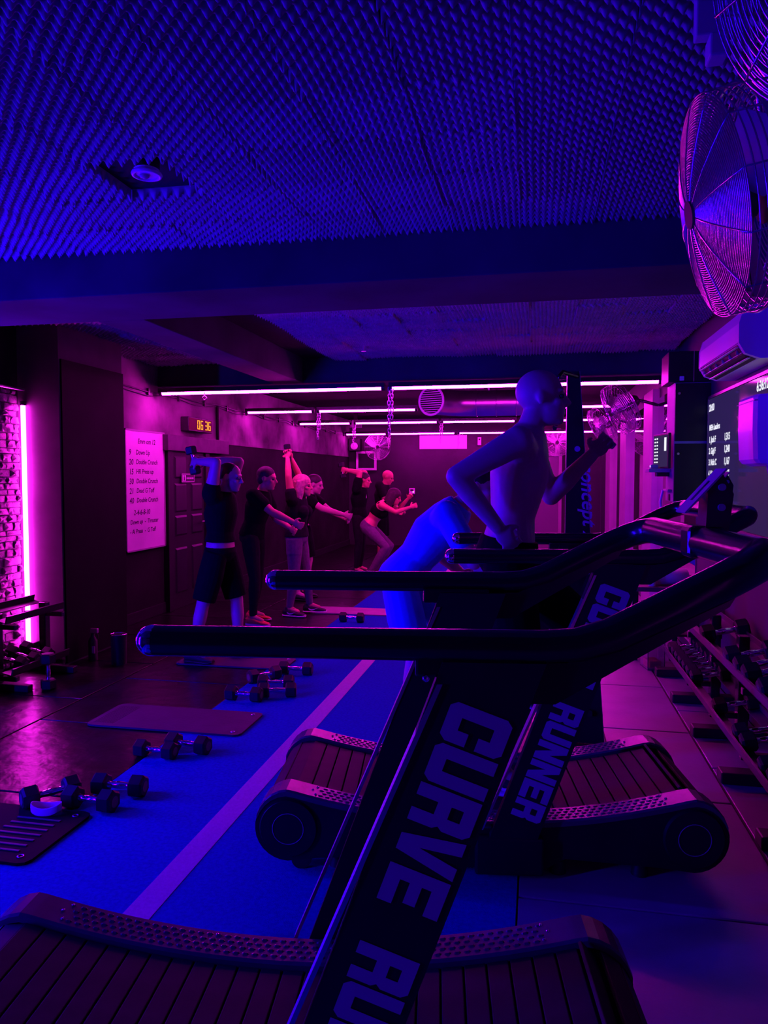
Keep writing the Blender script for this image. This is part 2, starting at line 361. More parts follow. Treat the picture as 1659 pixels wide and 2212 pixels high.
def treadmill(label, loc, rotz):
    t = thing('curved_treadmill', label, 'treadmill', loc, rotz, 'curved treadmills')
    RR, XE = .135, .79
    # side frames: housings with round ends, near and far
    for y0, y1 in ((0, .10), (DW-.10, DW)):
        top = [(x/20*XE, deck_z(x/20*XE)-.012) for x in range(-20, 21)]
        poly = [(XE+RR*math.cos(a), .17+RR*math.sin(a)) for a in [math.radians(q) for q in range(80, -100, -12)]]
        bot = [(XE-.12, .05), (.3, .075), (.22, .03), (-.22, .03), (-.3, .075), (-XE+.12, .05)]
        poly2 = [(-XE+RR*math.cos(a), .17+RR*math.sin(a)) for a in [math.radians(q) for q in range(-92, -270, -12)]]
        sf = MB().prism(top+poly+bot+poly2, y0, y1).obj('side_frame', m_satin, t)
        yo = y0 if y0 == 0 else y1; sgn = -1 if y0 == 0 else 1
        for x in (-XE, XE):
            MB().cyl((x, yo, .17), (x, yo+sgn*.012, .17), .118, .112, 32).obj('roller_cover', m_satin, sf)
            MB().tube([(x+.062*math.cos(a*PI/16), yo+sgn*.013, .17+.062*math.sin(a*PI/16)) for a in range(32)], .0018, 5, closed=True).obj('cover_ring', m_grey, sf)
    # top rails with grip strips, studs and screws
    def rail_surface(x): 
        if abs(x) <= XE: return x, deck_z(x)
        a = min((abs(x)-XE)/RR, 1.3); zz = deck_z(XE)
        return math.copysign(XE+RR*math.sin(a), x), .17+ (zz-.17)*math.cos(a)
    for y0 in (0., DW-.115):
        b = MB(); xs = [-XE-RR*1.25+i*(2*XE+2.5*RR)/60 for i in range(61)]
        secs = [rail_surface(x) for x in xs]
        vs = []; fs = []
        for x, zz in secs: vs += [(x, y0-.003, zz-.014), (x, y0-.003, zz+.004), (x, y0+.006, zz+.010), (x, y0+.109, zz+.010), (x, y0+.115, zz+.004), (x, y0+.115, zz-.014)]
        n = 6
        for i in range(60):
            for k in range(n): fs.append((i*n+k, i*n+(k+1) % n, (i+1)*n+(k+1) % n, (i+1)*n+k))
        fs += [tuple(range(n)), tuple(range(60*n, 61*n))[::-1]]
        rl = b.add(vs, fs, False).obj('foot_rail', m_rail, t)
        g = MB()
        # recessed plate border + studs
        for i in range(50):
            for k in range(4):
                x = -.665+i*1.33/49+(.013 if k % 2 else 0); y = y0+.024+k*.0225; zz = deck_z(x)+.010
                mx = T(x, y, zz) @ R(-math.degrees(math.atan(2*.105/.78**2*x)), 'Y')
                g.add([(-.011,0,0),(-.006,-.006,0),(.006,-.006,0),(.011,0,0),(.006,.006,0),(-.006,.006,0),(-.005,-.002,.004),(.005,-.002,.004),(.005,.002,.004),(-.005,.002,.004)],
                      [(0,1,6),(1,2,7,6),(2,3,7),(3,8,7),(3,4,8),(4,5,9,8),(5,0,9),(0,6,9),(6,7,8,9)], False, mx)
        gs = g.obj('grip_studs', m_rail, rl); gs['kind'] = 'stuff'
        for x in (-.70, -.685, -.25, .25, .685, .70):
            for yy in ((.025, .092) if abs(x) in (.685,) else ((.06,) if abs(x) == .70 else (.092,))):
                s = MB().ell((0,0,0), .006, .006, .004, 8, 5).obj('screw', m_chrome, rl); s.location = (x, y0+yy, deck_z(x)+.011)
    # belt of slats
    p = MB().cbox((-.029, .125, -.012), (.029, DW-.125, .0), .003).mesh('slat'); p.materials.append(m_belt)
    path = []; x = -.795
    s = 0; pts = []
    for i in range(-200, 201): pts.append((i/200*XE, deck_z(i/200*XE)-.004))
    for i in range(1, 40):
        a = PI/2-i/40*PI*.85; pts.append((XE+.125*math.cos(a), .175+.125*math.sin(a)))
    pre = [(-x0, z0) for x0, z0 in pts[401:]][::-1]; pts = pre+pts
    acc = 0; nxt = 0
    for (xa, za), (xb, zb) in zip(pts, pts[1:]):
        L = math.hypot(xb-xa, zb-za); 
        while nxt <= acc+L:
            f = (nxt-acc)/L if L else 0
            o = link('slat', p, None, t); o.matrix_local = T(xa+(xb-xa)*f, 0, za+(zb-za)*f) @ R(-math.degrees(math.atan2(zb-za, xb-xa)), 'Y'); nxt += .0625
        acc += L
    MB().box((-XE+.1, .12, .06), (XE-.1, DW-.12, .17)).obj('deck_bed', m_plastic, t)
    for x in (-XE, XE): MB().cyl((x, .11, .17), (x, DW-.11, .17), .105, n=24).obj('roller', m_plastic, t)
    # feet, wheels and lifting handle
    for x in (-.6, -.28, .28, .6):
        for y in (.05, DW-.05):
            MB().cyl((x, y, .0), (x, y, .05), .034, .026, 14).obj('foot', m_plastic, t)
    for y in (.02, DW-.02): MB().cyl((-.74, y-.015, .04), (-.74, y+.015, .04), .04, n=18).obj('wheel', m_plastic, t)
    MB().tube([(-.72, .08, .07), (-.86, .08, .045), (-.86, DW-.08, .045), (-.72, DW-.08, .07)], .012).obj('lift_handle', m_alu, t)
    # uprights with lettering on the outer faces
    sl = .37; WU = .185
    for y0, y1, out in ((-.035, 0., -1), (DW+.02, DW+.055, 1)):
        zb, zt = .10, 1.235
        xb = .385-(1.2-zb)*sl; xt = .385-(1.2-zt)*sl
        u = MB().prism([(xb, zb), (xb+WU, zb), (xt+WU, zt), (xt, zt)], y0, y1).obj('upright', m_satin, t)
        # pale edge trim on the rear edge
        MB().prism([(xb-.010, zb+.1), (xb, zb+.1), (xt, zt-.04), (xt-.010, zt-.04)], y0-.002, y1+.002).obj('edge_trim', m_alu, u)
        MB().cbox((xb-.03, min(y0, y1)-.004, .02), (xb+WU+.05, max(y0, y1)+.004, .17), .01).obj('foot_bracket', m_satin, u)
        MB().cbox((xt-.05, y0+.004, zt-.03), (xt+.14, y1-.004, zt+.012), .006).obj('clamp', m_steel, u)
        MB().ell((xt-.03, y0 if out < 0 else y1, zt-.03), .007, .005, .007, 8, 5).obj('screw', m_chrome, u)
        if True:
            L = MB(); ang = math.atan(sl); d = V((-math.sin(ang), 0, -math.cos(ang))); up = V((math.cos(ang), 0, -math.sin(ang)))
            if out > 0: pass
            o0 = V((.385-(1.2-1.172)*sl, 0, 1.172)) + V((.030, 0, 0))
            pitch = .0805; capH = .118; yy = y0-.0012 if out < 0 else y1+.0012
            for i, ch in enumerate('CURVE RUNNER'):
                for poly in LET.get(ch, []):
                    vs = []
                    for px, py in poly:
                        if out < 0: q = o0 + d*(i*pitch+px*pitch*1.16) + up*(py*capH+.012)
                        else: q = o0 + d*(i*pitch+px*pitch*1.16) + up*((1-py)*capH+.012)
                        vs.append((q.x, yy, q.z))
                    L.add(vs, [tuple(range(len(vs)))])
            L.obj('lettering', m_letter, u)
    # handrails, arms and crossbar
    hx0 = lambda y: -.145 if y < .4 else -.09
    pts = lambda y: [(hx0(y), y, 1.262), (.2, y, 1.262), (.58, y, 1.262), (.64, y, 1.266), (.70, y, 1.284), (.80, y, 1.335), (.88, y, 1.376), (.93, y+(.01 if y < .4 else -.01), 1.400), (.965, y+(.03 if y < .4 else -.03), 1.414), (.985, y+(.07 if y < .4 else -.07), 1.42)]
    for y in (-.015, HW):
        h = MB().tube(pts(y), [.029,.029,.030,.031,.032,.033,.034,.034,.035,.036], 18).obj('handrail', m_steel, t)
        MB().ell((hx0(y), y, 1.262), .03, .0295, .0295, 18, 12).obj('end_cap', m_chrome, h)
    MB().cyl((.985, .05, 1.42), (.985, HW-.06, 1.42), .036, n=24).obj('crossbar', m_steel, t)
    for y in (-.015, HW-.012):
        MB().prism([(.50, 1.235), (.62, 1.235), (.92, 1.375), (.90, 1.34), (.60, 1.16), (.46, 1.16)], y-.012, y+.012).obj('gusset', m_steel, t)
    # console bracket without a console
    br = MB().prism([(.985, 1.44), (1.035, 1.44), (1.045, 1.53), (1.02, 1.575), (.99, 1.545)], DW/2-.028, DW/2+.028).obj('console_bracket', m_plastic, t)
    MB().cbox((.948, DW/2-.035, 1.385), (1.03, DW/2+.035, 1.458), .012).obj('bracket_clamp', m_steel, br)
    for zz in (1.50, 1.545): MB().cyl((1.018, DW/2-.028, zz), (1.018, DW/2-.034, zz), .008, n=12).obj('bolt', m_grey, br)
    mx = T(.985, DW/2, 1.535) @ R(-48, 'Y')
    pl = MB()
    for a, b_ in (((-.066, -.032), (.066, -.008)), ((-.066, .008), (.066, .032)), ((-.066, -.008), (-.03, .008)), ((.03, -.008), (.066, .008))):
        pl.box((a[0], a[1], 0), (b_[0], b_[1], .004), mx)
    pl.obj('console_plate', m_grey, br)
    return t
treadmill('curved treadmill nearest the viewer, its lettered upright crossing the picture', (-.56, 1.295, 0), math.radians(7.5))
treadmill('second curved treadmill, the one under the tall runner', (-.17, 2.865, 0), math.radians(8.2))

# ------------------------------------------------------------------ SKI MACHINE
t = thing('ski_machine', 'tall black ski machine tower with white italic lettering beside the runner', 'ski machine', (.255, 4.3, 0), math.radians(0))
def sect(z, x0, x1): return [(x0, z), (x1, z)]
tw = MB().prism([(-.09, .06), (.135, .06), (-.025, 2.15), (-.085, 2.15)], -.035, .035).obj('tower', m_satin, t)
MB().prism([(.1355, .06), (.139, .06), (-.021, 2.15), (-.0245, 2.15)], -.037, .037).obj('edge_strip', m_alu, tw)
MB().prism([(-.0905, .06), (-.094, .06), (-.089, 2.15), (-.0855, 2.15)], -.037, .037).obj('edge_strip', m_alu, tw)
text_obj('lettering', 'concept 2', .108, mat('ski_print', (.6, .6, .68), .6), tw, T(-.012, -.0365, 1.645) @ R(90, 'X') @ R(-87, 'Z'), bold=.002, shear=.3)
MB().cyl((-.03, -.042, 1.72), (-.03, -.035, 1.72), .016, n=14).obj('round_badge', m_letter, tw)
MB().loft([((-.085, .09, 1.97), (.0,0,.12), (0,.055,0)), ((-.03, .09, 1.97), (.0,0,.12), (0,.055,0))], 24).obj('flywheel_housing', m_satin, t)
for s in (-1, 1):
    MB().tube([(-.04, .04*s, 2.12), (-.12, .16*s, 2.13), (-.14, .19*s, 2.10)], .012).obj('pulley_arm', m_steel, t)
    MB().tube([(-.14, .19*s, 2.10), (-.15, .19*s, 1.86)], .003, 6).obj('cord', m_grey, t)
    MB().cyl((-.15, .19*s-.05, 1.85), (-.15, .19*s+.05, 1.85), .014, n=10).obj('pull_handle', m_plastic, t)
MB().cbox((-.42, -.3, 0), (.16, .3, .05), .01).obj('floor_stand', m_satin, t)
for zz in (.42, .24):
    MB().cyl((.05, -.06, zz), (.05, -.045, zz), .02, n=12).obj('knob', m_plastic, t)

# ------------------------------------------------------------------ ON THE LEFT WALL
wx = XL+.02
t = thing('whiteboard', 'pink-lit whiteboard with a handwritten workout list on the left wall', 'whiteboard', (wx, 7.37, 1.415))
MB().box((0, -.40, -.63), (.012, .40, .63)).obj('writing_surface', m_board, t)
fr = MB()
for a, b in (((-.005,-.415,-.645),(.02,.415,-.63)),((-.005,-.415,.63),(.02,.415,.645)),((-.005,-.415,-.645),(.02,-.40,.645)),((-.005,.40,-.645),(.02,.415,.645))): fr.box(a, b)
fr.obj('frame', m_grey, t)
WB = T(.0135, 0, 0) @ R(90, 'Z') @ R(90, 'X')
def wb(s, y, z, size, sh=.15): text_obj('handwriting', s, size, m_ink, t, T(.0135, y, z) @ R(90, 'Z') @ R(90, 'X'), shear=sh, bold=.0012)
wb('Emm om 12', -.16, .50, .075)
for k, (a, b) in enumerate((('9', 'Down Up'), ('20', 'Double Crunch'), ('15', 'HR Press up'), ('30', 'Double Crunch'), ('21', 'Dead G Toff'), ('40', 'Double Crunch'))):
    wb(a, -.34, .375-.102*k, .085); wb(b, -.20, .382-.102*k, .072)
wb('2-4-6-8-10', -.26, -.26, .078); wb('Down up  -  Thruster', -.33, -.355, .066); wb('- Al Press  -  G Toff', -.34, -.455, .066)

t = thing('digital_clock', 'red digital wall clock reading 06 36 above the door', 'clock', (XL+.02, 8.55, 2.195))
MB().cbox((0, -.33, -.085), (.10, .33, .085), .006).obj('housing', m_plastic, t)
MB().box((.10, -.315, -.072), (.103, .315, .072)).obj('red_window', mat('red_filter', (.09, .002, .002), .5, spec=.04), t)
SEG = {'0': 'abcdef', '3': 'abcdg', '6': 'acdefg'}
def digit(ch, y0):
    b = MB(); w_, h_ = .062, .11; q = .012
    S = {'a': ((0, h_-q), (w_, h_)), 'd': ((0, 0), (w_, q)), 'g': ((0, h_/2-q/2), (w_, h_/2+q/2)), 'f': ((0, h_/2+.003), (q, h_-.003)), 'b': ((w_-q, h_/2+.003), (w_, h_-.003)), 'e': ((0, .003), (q, h_/2-.003)), 'c': ((w_-q, .003), (w_, h_/2-.003))}
    for s in SEG[ch]:
        (ya, za), (yb, zb) = S[s]; b.box((.103, y0+ya, za-.055), (.1055, y0+yb, zb-.055))
    b.obj('digit', e_digit, t)
for ch, y0 in (('0', -.10), ('6', -.01), ('3', .12), ('6', .21)): digit(ch, y0)

d1 = thing('door_1', 'dark panelled door with a small white sign on the left wall', 'door', (XL, 8.35, 0)); d1['kind'] = 'structure'
MB().cbox((0, -.43, 0), (.045, .43, 1.93), .003).obj('door_leaf', m_blackpaint, d1)
for yy in (-.21, .21):
    for z0, z1 in ((.18, .72), (.86, 1.10), (1.14, 1.48), (1.54, 1.80)):
        q = MB(); a = (yy-.15, z0); b = (yy+.15, z1); i = .022
        vs = [(.045,a[0],a[1]),(.045,b[0],a[1]),(.045,b[0],b[1]),(.045,a[0],b[1]),(.058,a[0]+i,a[1]+i),(.058,b[0]-i,a[1]+i),(.058,b[0]-i,b[1]-i),(.058,a[0]+i,b[1]-i)]
        q.add(vs, [(4,5,6,7),(0,1,5,4),(1,2,6,5),(2,3,7,6),(3,0,4,7)]).obj('door_panel', m_satin, d1)
frm = MB()
for a, b in (((0,-.55,0),(.07,-.44,2.02)),((0,.44,0),(.07,.55,2.02)),((0,-.55,1.94),(.07,.55,2.03))): frm.cbox(a, b, .004)
frm.obj('door_frame', m_blackpaint, d1)
MB().cbox((.0, -.60, 1.86), (.10, 1.10, 2.04), .005).obj('lintel_box', mat('lintel_paint', (.05,.045,.05), .6, var=.5, scale=5), d1)
MB().tube([(.05, .36, 1.0), (.095, .36, 1.0), (.095, .26, 1.0)], .009).obj('door_handle', m_alu, d1)
t = thing('door_sign', 'small white-framed sign with a pictogram on the dark door', 'sign', (XL+.06, 8.30, 1.545))
MB().cbox((0, -.17, -.055), (.006, .17, .055), .002).obj('plate', m_plastic, t)
b = MB()
for a, c in (((-.165,-.05),(-.158,.05)),((.158,-.05),(.165,.05)),((-.165,-.05),(.165,-.043)),((-.165,.043),(.165,.05))): b.box((.006,a[0],a[1]),(.0075,c[0],c[1]))
b.box((.006,-.145,-.035),(.0075,-.06,.035))
b.obj('border', m_white, t)
for y0, y1 in ((-.04, -.015), (-.008, .0), (.006, .03), (.037, .048), (.055, .085), (.092, .10), (.107, .14)): MB().box((.006, y0, -.012), (.0072, y1, .006)).obj('text_mark', m_white, t)
MB().box((.0075, -.115, -.028), (.0085, -.09, .012)).ell((.008, -.1025, .022), .001, .009, .009, 10, 6).obj('pictogram', m_plastic, t)
tag(MB().tube([(XL+.03, 9.25, 2.50), (XL+.03, 9.25, 2.04)], .02, 10).obj('wall_conduit', m_blackpaint), 'black vertical conduit running down to the door top', 'conduit')
t = thing('power_cable', 'black cable with clips running along the top of the left wall', 'cable', (XL+.03, 6.4, 2.50))
pts = [(0.0, i*.35, .012*math.sin(i*1.7)-.004*(i % 2)) for i in range(29)]
MB().tube(pts, .008, 6).obj('cable', m_plastic, t)
MB().tube([(.0, p[1], p[2]-.035+.01*math.sin(p[1]*5)) for p in pts], .005, 6).obj('cable', m_plastic, t)
for i in range(1, 28, 2): MB().cbox((-.012, i*.35-.012, -.05), (.012, i*.35+.012, .025), .003).obj('clip', m_plastic, t)

# ------------------------------------------------------------------ CHAINS ON THE TUBE ROWS
def chain(label, x, y, z, n):
    b = MB(); L = .042
    for strand in (0, 1):
        for i in range(n if strand == 0 else n*2//3):
            mx = T(.028*strand+.004*math.sin(i*1.3+strand), .004*math.sin(i), -i*.036) @ R(90*(i % 2)+20*strand, 'Z')
            pts = [(.013*math.cos(a), 0, (.012 if math.sin(a) >= 0 else -.012)+.013*math.sin(a)) for a in [2*PI*k/10 for k in range(10)]]
            b.tube(pts, .0048, 5, mx, closed=True)
    o = b.obj('chain', m_chain); o.location = (x, y, z); return tag(o, label, 'chain', 'hanging chains')
for x, y, n, l in ((-1.50, 7.60, 14, 'long silver chain hanging from the nearest row of tubes'), (-3.03, 10.13, 11, 'leftmost silver chain, hanging from the second row of tubes'), (-3.11, 12.54, 11, 'silver chain hanging left from the third row of tubes'),
                   (-1.59, 12.54, 10, 'silver chain hanging in the middle of the third row of tubes'), (-3.15, 15.88, 9, 'silver chain over the round fan on the back wall'), (-1.64, 15.88, 9, 'silver chain hanging in front of the far air conditioner')):
    chain(l, x, y, 2.47, n)
b = MB(); b.tube([(.02*math.cos(a*PI/8), 0, .02*math.sin(a*PI/8)) for a in range(16)], .006, 6, closed=True); b.cyl((0,0,.02), (0,0,.06), .005)
o = b.obj('hook_ring', m_chrome); o.location = (-3.56, 7.60, 2.42); tag(o, 'small round hook ring under the nearest pink tube', 'hook')

# ------------------------------------------------------------------ CEILING FITTINGS
t = thing('downlight', 'round recessed spotlight in the foam ceiling', 'light', (-1.54, 2.78, ZC-.045))
b = MB(); b.tube([(.052*math.cos(a*PI/16), .052*math.sin(a*PI/16), -.018) for a in range(32)], .009, 8, closed=True); b.obj('rim', m_white, t)
MB().cyl((0,0,-.02), (0,0,0), .044, .05, 24).obj('reflector', m_white, t)
MB().ell((-.01,0,-.022), .02, .02, .012, 14, 8).obj('lamp', m_grey, t)
MB().cyl((0,0,.0), (0,0,.045), .05, .05, 24).obj('housing', m_blackpaint, t)
t = thing('sprinkler_head', 'small dark sprinkler head under the far foam ceiling', 'sprinkler', (-1.62, 6.95, ZC-.02))
MB().cyl((0,0,.0), (0,0,-.06), .012).obj('stem', m_alu, t); MB().cyl((0,0,-.06), (0,0,-.064), .025).obj('deflector', m_alu, t)
t = thing('air_duct', 'round silver ventilation duct with a grille end under the ceiling', 'duct', (0, 0, 0))
cp = [(.25, 9.62, 2.50), (-.3, 9.62, 2.50), (-.75, 9.62, 2.50), (-.95, 9.58, 2.50), (-1.10, 9.48, 2.50), (-1.22, 9.32, 2.50), (-1.28, 9.18, 2.50)]
MB().tube(cp, .165, 28).obj('duct_body', m_galv, t); MB().cyl(V(cp[-1])+(V(cp[-1])-V(cp[-2])).normalized()*.001, V(cp[-1])+(V(cp[-1])-V(cp[-2])).normalized()*.004, .163, n=28).obj('shade_disc', m_blackpaint, t)  # black disc stands in for the shade inside the duct mouth
for x in (.0, -.25, -.5, -.75):
    MB().tube([(x, 9.62+.168*math.cos(a*PI/14), 2.50+.168*math.sin(a*PI/14)) for a in range(28)], .006, 5, closed=True).obj('seam_ring', m_galv, t)
dd = (V(cp[-1])-V(cp[-2])).normalized(); mxg = T(*cp[-1]) @ dd.to_track_quat('Z', 'Y').to_matrix().to_4x4()
g = MB().tube([(.172*math.cos(a*PI/16), .172*math.sin(a*PI/16), .0) for a in range(32)], .016, 8, mxg, closed=True).obj('grille_ring', m_white, t)
for k in range(-5, 6):
    hw = math.sqrt(.155**2-(k*.027)**2)
    MB().box((-hw, k*.027-.004, .004), (hw, k*.027+.004, .012), T(*cp[-1]) @ (dd.to_track_quat('Z', 'Y').to_matrix().to_4x4())).obj('louver', m_white, g)
for x in (.1, -.6): MB().box((x-.01, 9.61, 2.66), (x+.01, 9.63, 2.84)).obj('hanger_strap', m_alu, t)

# ------------------------------------------------------------------ FANS
def fan_parts(t, r, rings, seg=64):
    # axis along -x: front of the cage looks to -x
    dep = .16
    def ring(b, x, rr, w_=.0022): b.tube([(x, rr*math.cos(2*PI*a/seg), rr*math.sin(2*PI*a/seg)) for a in range(seg)], w_, 5, closed=True)
    b = MB()
    for i in range(rings):
        f = (i+1.5)/(rings+.5); rr = r*f; x = -dep*.5-.055*math.cos(min(f, 1)*PI/2); ring(b, x, rr)
    for i in range(7): ring(b, -dep*.5+.02+i*dep*.85/7, r*(1.0+.004*math.sin(i)))
    fc = b.obj('front_cage', m_wire, t)
    b = MB()
    for a in range(12):
        q = 2*PI*a/12
        pts = [(-dep*.5-.055*math.cos(f*PI/2)-.002, r*f*math.cos(q), r*f*math.sin(q)) for f in (.12, .3, .5, .7, .85, 1.0)]+[(dep*.4, r*1.004*math.cos(q), r*1.004*math.sin(q))]
        b.tube(pts, .0028, 5)
    b.obj('cage_spokes', m_wire, t)
    b = MB()
    for i in range(rings//2):
        f = (i+1.5)/(rings/2+.5); ring(b, dep*.4+.05*math.cos(f*PI/2), r*f)
    for a in range(8):
        q = 2*PI*a/8
        b.tube([(dep*.4+.05*math.cos(f*PI/2), r*f*math.cos(q), r*f*math.sin(q)) for f in (.1, .4, .7, 1.0)], .0028, 5)
    b.obj('rear_cage', m_wire, t)
    MB().tube([(0, r*1.012*math.cos(2*PI*a/seg), r*1.012*math.sin(2*PI*a/seg)) for a in range(seg)], .006, 8, closed=True).obj('cage_rim', m_chrome, t)
    MB().cyl((-dep*.5-.062, 0, 0), (-dep*.5-.045, 0, 0), r*.13, n=24).obj('badge_disc', m_plastic, t)
    MB().cyl((-.04, 0, 0), (.03, 0, 0), r*.16, n=20).obj('hub', m_plastic, t)
    MB().loft([((.05, 0, 0), (0, .07, 0), (0, 0, .07)), ((.18, 0, 0), (0, .07, 0), (0, 0, .07)), ((.21, 0, 0), (0, .05, 0), (0, 0, .05))], 20).obj('motor', m_plastic, t)
    for a in range(3):
        q = 2*PI*a/3+.5; b = MB(); vs = []; n = 10
        for i in range(n+1):
            rr = r*(.14+.78*i/n); wd = r*(.16+.24*math.sin(PI*min(1, .25+.6*i/n)))
            for s in (-1, 1):
                ang = q+s*wd/rr*.5 if rr > .05 else q+s*.6
                vs.append((s*.035, rr*math.cos(ang), rr*math.sin(ang)))
        b.add(vs, [(2*i, 2*i+1, 2*i+3, 2*i+2) for i in range(n)], True)
        b.add([(x+.003, y, z) for x, y, z in vs], [(2*i, 2*i+2, 2*i+3, 2*i+1) for i in range(n)], True)
        b.obj('blade', m_alu, t)
def aim(n):   # rotation that turns local -x to n
    n = V(n).normalized(); x = -n; y = V((0,0,1)).cross(x).normalized(); z = x.cross(y)
    return M((x, y, z)).transposed().to_euler()
t = thing('cage_fan', 'large round chrome cage fan, nearest complete one beside the right wall', 'fan', (.545, 2.22, 2.318), group='cage fans', rot=aim((-.97, -.04, -.20)))
fan_parts(t, .292, 44, 96)
br = MB().tube([(.19, 0, 0), (.26, 0, .0), (.28, 0, .15), (.25, 0, .42)], .018, 12).obj('mount_arm', m_steel, t)
MB().tube([(.06, -.10, .33), (.08, -.03, .18), (.12, 0, .05)], .011, 10).obj('yoke', m_chrome, br)
MB().cyl((.24, 0, .43), (.26, 0, .55), .05, n=18).obj('ceiling_mount', m_steel, br)
t = thing('cage_fan', 'cage fan cut off by the top right corner of the picture', 'fan', (.60, 1.53, 2.56), group='cage fans', rot=aim((-.72, -.55, -.30)))
fan_parts(t, .292, 22, 72)
br = MB().tube([(.19, 0, 0), (.26, 0, .05), (.26, 0, .22)], .018, 12).obj('mount_arm', m_steel, t)
t = thing('fan_mount_plate', 'flat blue-lit mounting plate on the ceiling beside the top fan', 'bracket', (.40, 1.98, 2.655))
MB().cbox((-.03, -.02, -.02), (.09, .02, .185), .004).obj('plate', m_grey, t); MB().cbox((.0, -.03, -.075), (.045, .03, -.02), .005).obj('lug', m_grey, t)
MB().cyl((.03, -.02, .03), (.03, -.028, .03), .008, n=8).obj('bolt', m_chrome, t)
far = [((.93, 8.72, 2.33), (-.84, -.20, -.46), 18, 'second cage fan back along the right wall, in front of the mirrors'), ((.95, 11.3, 2.30), (-.84, -.20, -.46), 18, 'third cage fan back along the right wall, farther from the runner')]
first = None
for loc, n, a, lab in far:
    e = aim(n); e.rotate_axis('X', 0)
    if first is None:
        t = thing('cage_fan', lab, 'fan', loc, group='cage fans', rot=e); fan_parts(t, .29, 14, 48)
        MB().tube([(.19, 0, 0), (.27, 0, -.06), (.40, .04, -.17)], .018, 8).obj('mount_arm', m_steel, t); first = t
    else: dup(first, loc, e, lab, 'cage fans')
dup(first, (-3.47, YB-.24, 2.22), aim((.25, -1, -.12)), 'round cage fan on the back wall above the empty frame', 'cage fans')
dup(first, (.45, YB-.24, 2.28), aim((-.1, -1, -.05)), 'round cage fan on the back wall behind the ski machine', 'cage fans')

# ------------------------------------------------------------------ AIR CONDITIONERS
def aircon(label, loc, rotz):
    t = thing('air_conditioner', label, 'air conditioner', loc, rotz, 'wall air conditioners')
    # local: length along y (0..1.05), front to -x, wall at x=0
    prof = [(0, 0), (0, .30), (-.17, .30), (-.215, .27), (-.235, .20), (-.235, .09), (-.20, .03), (-.12, 0)]
    MB().prism(prof, .015, 1.035).obj('body', m_white, t)
    for y in (0, 1.035): MB().prism([(x*1.01, z*1.005-.001) for x, z in prof], y, y+.015).obj('end_cover', m_white, t)
    MB().add([(-.2345, .05, .083), (-.2345, 1.0, .083), (-.202, 1.0, .028), (-.202, .05, .028), (-.13, .05, .001), (-.13, 1.0, .001)], [(0, 1, 2, 3), (3, 2, 5, 4)]).obj('outlet_slot', m_plastic, t)
    for k in range(3):
        MB().box((-.242+.032*k, .05, .066-.030*k), (-.226+.032*k, 1.0, .070-.030*k), None).obj('outlet_flap', m_white, t)
    for k in range(6): MB().box((-.226, .1+.17*k, .035), (-.200, .104+.17*k, .060)).obj('vane', m_grey, t)
    MB().box((-.238, .02, .088), (-.2345, 1.03, .092)).obj('panel_seam', m_grey, t)
    return t
aircon('large white air conditioner on the right wall under the big fan', (XR-.005, 4.55, 2.235), 0)
aircon('far white air conditioner on the back wall under the last tube row', (-2.62, YB-.015, 2.19), math.radians(-90)).location = (-1.50-1.05, YB-.015, 2.17)

# ------------------------------------------------------------------ BACK WALL THINGS
t = thing('wall_speaker', 'small dark box speaker high on the back wall left of the fan', 'speaker', (-4.0, YB-.13, 2.28))
MB().cbox((-.13, -.11, -.15), (.13, .11, .13), .01).obj('cabinet', m_blackpaint, t); MB().cyl((0, -.11, -.04), (0, -.115, -.04), .08, n=20).obj('cone', m_grey, t)
MB().cbox((-.03, .1, -.03), (.03, .13, .03), .004).obj('wall_bracket', m_steel, t)
t = thing('wall_frame', 'square pale frame with a dark centre on the back wall below the fan', 'frame', (-3.77, YB-.03, 1.91))
MB().box((-.19, -.01, -.17), (.19, .02, .17)).obj('dark_panel', m_satin, t)
b = MB()
for a, c in (((-.235,-.215),(.235,-.165)),((-.235,.165),(.235,.215)),((-.235,-.165),(-.185,.165)),((.185,-.165),(.235,.165))): b.cbox((a[0],-.025,a[1]),(c[0],.02,c[1]), .006)
b.obj('frame', m_white, t)
t = thing('thermostat', 'little white wall control box with a lit dot on the back wall', 'thermostat', (-2.72, YB-.018, 1.23))
MB().cbox((-.065, -.02, -.065), (.065, .01, .065), .006).obj('housing', m_white, t); MB().box((-.035, -.022, .0), (.035, -.02, .04)).obj('display', m_plastic, t)
MB().cyl((.03, -.02, -.02), (.03, -.026, -.02), .012, n=10).obj('indicator', e_dot, t)
t = thing('wall_sensor', 'small pale box on the back wall right of the far air conditioner', 'sensor', (-1.22, YB-.02, 2.33))
MB().cbox((-.04, -.03, -.09), (.04, .015, .09), .008).obj('housing', m_grey, t); MB().cyl((0, -.03, .04), (0, -.036, .04), .02, n=12).obj('lens', m_plastic, t)
t = thing('exit_box', 'small pale box sign near the ceiling between the tube rows', 'sign', (-3.55, 14.6, 2.62))
MB().cbox((-.14, -.03, -.08), (.10, .03, .08), .006).obj('housing', m_grey, t); MB().box((-.12, -.032, -.06), (.0, -.03, .06)).obj('panel', m_white, t); MB().cbox((-.06, -.01, .08), (.02, .01, .22), .003).obj('drop_rod', m_steel, t)
d2 = thing('door_2', 'pale door on the back wall behind the runner', 'door', (.1, YB, 0)); d2['kind'] = 'structure'
MB().cbox((-.38, -.04, 0), (.38, 0, 2.0), .004).obj('door_leaf', mat('door_purple', (.16, .14, .17), .5), d2)
b = MB()
for a, c in (((-.45, 0), (-.38, 2.07)), ((.38, 0), (.45, 2.07)), ((-.45, 2.0), (.45, 2.07))): b.cbox((a[0], -.06, a[1]), (c[0], 0, c[1]), .004)
